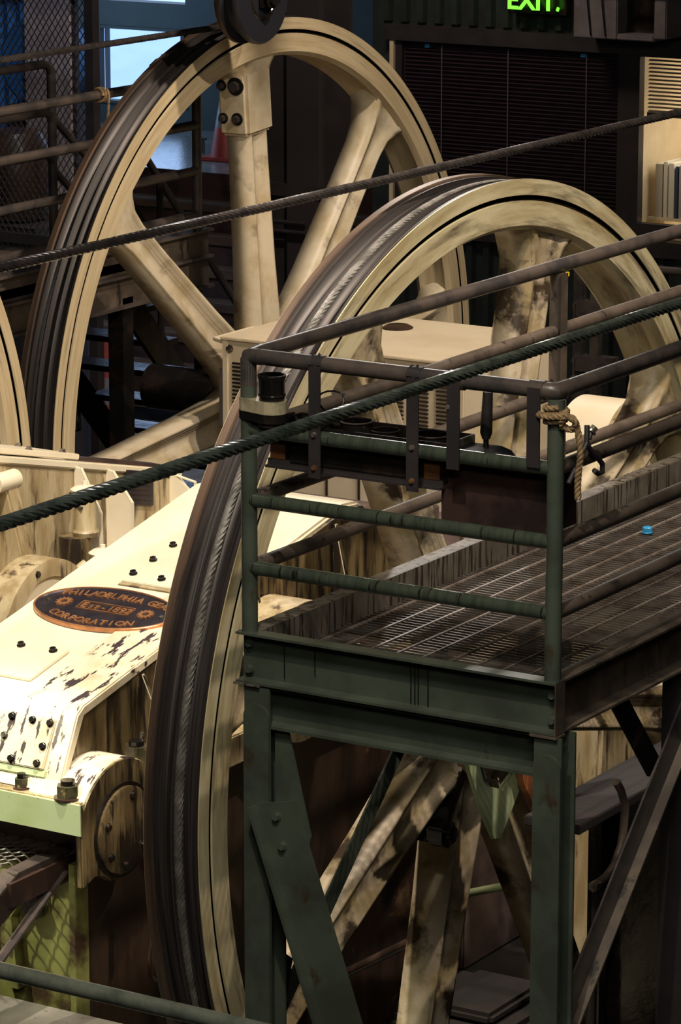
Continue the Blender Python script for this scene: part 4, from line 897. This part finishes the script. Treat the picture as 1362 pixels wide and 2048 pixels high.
# second filler, plug and pipes between the two gearboxes
ol = thing('oil_filler', 'cream round oil filler with knob and pipe elbow between the two gear reducers', 'oil filler', (-9.28, 12.85, 2.0))
MB().cyl((-9.28, 12.93, 1.6), (-9.28, 12.93, 2.38), .035, 20).build('neck', cream_side, ol)
MB().lathe([(0, 0), (.06, .0), (.066, .008), (.045, .022), (.012, .028), (.012, .045), (0, .048)], (-9.28, 12.93, 2.38), 28).build('cap', cream, ol)
MB().tube([(-9.40, 12.55, 2.24), (-9.34, 12.72, 2.30), (-9.30, 12.82, 2.36)], .018, 12).build('pipe', cream_side, ol)
MB().tube([(-9.28, 12.97, 2.33), (-9.20, 13.15, 2.38), (-9.12, 13.3, 2.40)], .02, 12).build('hose', dark, ol)
MB().box(-9.5, -9.1, 12.4, 13.4, 0, 1.6).build('bracket', black, ol)
t = thing('hex_plug', 'steel hexagonal plug between the gear reducers above the coupling guard', 'plug', (-9.42, 12.75, 2.2))
MB().tube([(-9.42, 12.72, 2.2), (-9.42, 12.72, 2.27)], .05, 6).build('nut', bright_steel, t, bevel=.004); MB().cyl((-9.42, 12.72, 2.27), (-9.42, 12.72, 2.29), .03, 20).build('stud', bright_steel, t)
MB().cyl((-9.42, 12.72, 2.2), (-9.42, 12.72, 2.207), .06, 20).build('washer', black, t)
t = thing('conduit', 'grey pipe looping out at the left edge below the ribbed gear reducer', 'pipe', (-9.3, 12.2, 2.2))
MB().tube([(-9.30, 11.5, 2.36), (-9.30, 11.95, 2.345), (-9.30, 12.18, 2.37), (-9.30, 12.26, 2.34), (-9.30, 12.34, 2.24), (-9.30, 12.36, 2.08)], .018, 12).build('pipe', cream_side, t)
MB().cyl((-9.30, 12.22, 2.372), (-9.30, 12.28, 2.335), .024, 12).build('coupling', dark, t)
t = thing('breather_cap', 'short cylindrical cream breather cap at the back of the sloping cover', 'cap', (-8.95, 13.25, 2.5))
MB().lathe([(0, .0), (.050, 0), (.050, .06), (.045, .068), (0, .068)], (-8.93, 13.40, 2.60), 28).build('cap', cream_side, t)
MB().cyl((-8.93, 13.40, 2.0), (-8.93, 13.40, 2.60), .028, 16).build('stem', black, t)
MB().cyl((-8.80, 13.52, 2.0), (-8.80, 13.52, 2.60), .03, 16).build('side_stem', black, t); MB().cyl((-8.80, 13.52, 2.60), (-8.80, 13.52, 2.63), .036, 6).build('side_cap', bright_steel, t)

# ------------------------------------------------------------------ louvred cream housing behind the front sheave
lv = thing('louvred_housing', 'big cream sheet metal housing with louvred front behind the front sheave', 'machine housing', (-9.6, 16.3, 0))
x0, x1, y0, y1, z0, z1 = -10.55, -9.07, 15.82, 16.80, 1.95, 2.80
MB().box(x0, x1, y0 + .012, y1, z0, z1 - .012).build('casing', beige, lv, bevel=.006)
MB().box(x0 - .012, x1 + .012, y0 - .006, y1 + .02, z1 - .012, z1 + .004).build('lid', beige, lv, bevel=.003)
MB().box(x0, x0 + .03, y0, y0 + .012, z0, z1 - .012).build('edge_strip', beige, lv)
MB().tube([(x0, y0 + .02, z1 - .03), (x0 - .07, y0 + .03, z1 - .02), (x0 - .07, y0 + .4, z1 - .02), (x0, y0 + .42, z1 - .02)], .012, 8).build('side_handle', beige, lv)
MB().lathe([(0, 0), (.075, 0), (.085, .006), (.06, .02), (0, .022)], (-9.88, 16.52, z1 + .004), 28).build('vent_disc', brown_oil, lv)
hexbolt(lv, (x0 + .04, y0 + .012, z1 - .06), (0, -1, 0), .018, .015, bright_steel)
s0 = None
for cx0, cx1 in ((-10.49, -10.41), (-10.36, -10.28), (-9.63, -9.55), (-9.51, -9.43), (-9.36, -9.28), (-9.23, -9.15)):
    for i in range(19):
        zb = 2.28 + i * .0212
        if s0 is None:
            s0 = MB().box(cx0, cx1, y0 + .0, y0 + .014, zb, zb + .009).build('louvre_slot', black, lv); bx = cx0
        else: c = copy_child(s0, lv); c.location = (cx0 - bx, 0, i * .0212)
for xx in (-9.90, -9.70): MB().box(xx - .006, xx + .006, y0 + .004, y0 + .013, z0, z1 - .02).build('panel_seam', brown_oil, lv)
MB().box(x0 - .06, x0 - .005, y0 + .05, y0 + .25, 2.30, 2.62).build('junction_box', ac_m, lv, bevel=.005)
MB().box(x0 - .04, x0 - .005, y0 + .02, y0 + .14, 2.0, 2.16).build('junction_box', ac_m, lv, bevel=.005)
MB().box(x0 + .05, x1 - .05, y0 + .05, y1 - .05, 0, z0).build('plinth', brown_oil, lv)
t = thing('machine_ledge', 'dull mauve brown machine base with stepped ledges below the louvred housing', 'machine base', (-9.3, 15.1, 0))
MB().box(-10.1, -8.4, 14.7, 15.6, 0, 2.02).build('base', mat('mauve_brown_steel', (.15, .105, .10), .5, 0, (.08, .055, .055), 4, .4, .6), t, bevel=.01)
MB().box(-10.0, -8.42, 14.8, 15.5, 2.02, 2.10).build('ledge', MATS['mauve_brown_steel'], t, bevel=.008)
MB().box(-9.2, -8.9, 14.85, 15.3, 2.10, 2.19).build('block', MATS['mauve_brown_steel'], t, bevel=.008)
MB().box(-8.75, -8.45, 14.85, 15.3, 2.10, 2.17).build('block', MATS['mauve_brown_steel'], t, bevel=.008)
# cream bearing dome seen through the right of the front sheave
t = thing('round_housing', 'cream rounded bearing housing seen through the right of the front sheave', 'bearing housing', (-8.1, 15.6, 0))
MB().cyl((-8.30, 15.66, 2.42), (-7.86, 15.66, 2.42), .33, 64).build('dome', cream, t, bevel=.03)
MB().cyl((-8.02, 15.66, 2.42), (-7.995, 15.66, 2.42), .345, 64).build('joint_ring', cream_side, t)
MB().prism([(15.1, 0), (16.2, 0), (16.0, 2.4), (15.25, 2.4)], 'x', -8.26, -7.9).build('pedestal', cream_side, t, bevel=.02)

# ------------------------------------------------------------------ small machinery low behind the platform
t = thing('machine_bed', 'dark grimy steel bed running low behind the platform legs', 'machine bed', (-6.4, 12.4, 0))
MB().box(-6.56, -6.31, 11.95, 13.6, 1.84, 1.88).build('shelf', matt_black, t, bevel=.004)
MB().box(-6.58, -6.22, 11.35, 13.6, 0, 1.83).build('bed', black, t) if False else MB().box(-6.56, -6.24, 12.6, 13.6, 0, 1.83).build('bed', black, t)
MB().box(-6.56, -6.50, 12.5, 12.56, 0, 1.83).build('strut', black, t)
t = thing('bent_pipe', 'thin bent steel pipe curving beside the right platform leg', 'pipe', (-6.3, 12.3, 1.6))
MB().tube([(-6.19, 12.02, 2.06), (-6.185, 12.05, 2.02), (-6.18, 12.08, 1.95), (-6.18, 12.07, 1.85), (-6.18, 12.05, 1.79), (-6.18, 12.0, 1.73), (-6.18, 11.93, 1.70), (-6.18, 11.84, 1.69)], .0165, 12).build('pipe', brown_pipe, t)
MB().tube([(-6.18, 11.86, 1.69), (-6.18, 11.82, 1.69)], .022, 6).build('fitting', bright_steel, t)
MB().tube([(-6.18, 11.84, 1.69), (-6.18, 11.84, 0)], .014, 8).build('riser', dark, t)
t = thing('pointed_guard', 'pale green pointed plate with orange rusty bracket hanging under the platform', 'guard plate', (-6.6, 11.9, 1.8))
MB().prism([(11.58, 2.30), (11.66, 2.12), (11.76, 1.93), (11.86, 1.79), (11.91, 1.78), (11.95, 1.82), (12.10, 1.98), (12.16, 2.30), (12.08, 2.30), (12.02, 2.06), (11.92, 1.98), (11.82, 2.02), (11.76, 2.12), (11.72, 2.30)], 'x', -6.66, -6.64).build('plate', lime, t, bevel=.003)
MB().prism([(11.98, 2.10), (12.06, 2.16), (12.22, 1.95), (12.18, 1.83), (12.12, 1.84), (12.02, 1.98)], 'x', -6.63, -6.60).build('bracket', rustor, t, bevel=.004)
MB().box(-6.64, -6.60, 12.03, 12.2, 2.06, 2.83).build('hanger', black, t)
MB().tube([(-6.635, 11.70, 2.2), (-6.635, 11.77, 2.06), (-6.635, 11.90, 2.02), (-6.635, 12.04, 2.08), (-6.635, 12.10, 2.2)], .005, 6).build('cord', black, t)
t = thing('hex_coupling', 'oily black hexagonal shaft nut low on the front sheave', 'nut', (-6.75, 11.72, 1.83))
MB().tube([(-6.96, 11.93, 1.75), (-6.89, 11.93, 1.75)], .062, 6).build('nut', black, t, bevel=.008)
MB().cyl((-6.89, 11.93, 1.75), (-6.865, 11.93, 1.75), .035, 20).build('stud', black, t)
MB().bar((-6.98, 11.90, 1.72), (-6.98, 12.14, 1.99), .05, .12, (1, 0, 0)).build('lug_arm', black, t)
for a, b, lab in (((-7.6, 12.0, .92), (-7.0, 12.0, 1.30), 'thin dark pipe slanting low between the sheave spokes'), ((-8.45, 14.5, .42), (-7.9, 14.5, .62), 'pale green pipe end low in the dark under the platform')):
    t = thing('floor_pipe', lab, 'pipe', a); MB().cyl(a, b, .02, 10).build('pipe', brown_oil if 'thin' in lab else lime, t)
    MB().cyl((a[0] + .02, a[1], 0), (a[0] + .02, a[1], a[2]), .018, 8).build('riser', black, t)
t = thing('oily_block', 'lumpy oil caked machine block in the dark behind the front sheave', 'machine block', (-8.3, 13.2, 0))
MB().box(-7.9, -7.3, 13.1, 13.8, 0, .40).build('block', matt_black, t, bevel=.03)
MB().box(-7.75, -7.4, 13.2, 13.7, .40, .46).build('cap', matt_black, t, bevel=.02)

# ------------------------------------------------------------------ lower left: tread, slab, pipe rail
st = thing('mesh_step', 'small landing of expanded metal with steel stringer at the left edge', 'step', (-8.3, 10.8, 0))
em = MB(); zt_ = 1.748
for i in range(12):
    for j in range(15):
        cx_ = -8.86 + i * .074 + (j % 2) * .037; cy_ = 10.66 + j * .026
        if cx_ > -8.155 + (cy_ - 10.66) * .10: continue
        a = [(cx_ - .037, cy_, zt_), (cx_ - .018, cy_ + .018, zt_ + .003), (cx_, cy_ + .024, zt_ + .008), (cx_ + .018, cy_ + .018, zt_ + .003), (cx_ + .037, cy_, zt_)]
        em.tube(a, .0035, 4, False)
em.build('expanded_metal', grey_pipe, st, kind='stuff')
MB().box(-8.9, -8.02, 11.03, 11.10, 1.735, 1.757).build('rear_frame', dark_brown, st)
MB().prism([(-8.115, 10.62), (-8.05, 10.60), (-8.055, 10.9), (-8.06, 11.1), (-8.13, 11.1), (-8.125, 10.9)], 'z', 1.735, 1.757).build('side_frame', grey_pipe, st)
MB().bar((-8.085, 10.63, 1.757), (-8.085, 10.05, 1.50), .075, .010).build('stringer_edge', grey_pipe, st)
MB().bar((-8.05, 10.63, 1.695), (-8.05, 10.05, 1.438), .008, .11).build('stringer', dark_brown, st)
MB().bar((-8.035, 10.90, 1.69), (-8.035, 10.05, 1.21), .04, .012).build('stringer_edge', grey_pipe, st)
MB().box(-8.05, -8.03, 10.55, 11.1, 1.64, 1.735).build('side_plate', dark_brown, st)
MB().box(-8.85, -8.80, 10.6, 10.65, 0, 1.74).build('leg', dark_brown, st)
struct(MB().box(-10.5, -6.5, 9.0, 10.80, 0, 1.16), 'floor_plinth', conc, bevel=.01)
br = thing('pipe_rail', 'glossy green pipe rail crossing the lower left corner', 'railing', (-6.6, 8.5, 0))
MB().cyl((-7.4, 8.5, 2.333), (-5.2, 8.5, 2.333), .0265, 20).build('rail', mat('glossy_green_pipe', (.26, .28, .23), .3, .3, (.14, .16, .13), 7, .45, .62, coat=.5), br)
MB().cyl((-7.35, 8.5, 0), (-7.35, 8.5, 2.333), .025, 16).build('post', green, br); MB().cyl((-5.25, 8.5, 0), (-5.25, 8.5, 2.333), .025, 16).build('post', green, br)

# clean up the construction-only property
for o in bpy.data.objects:
    if 'o' in o: del o['o']
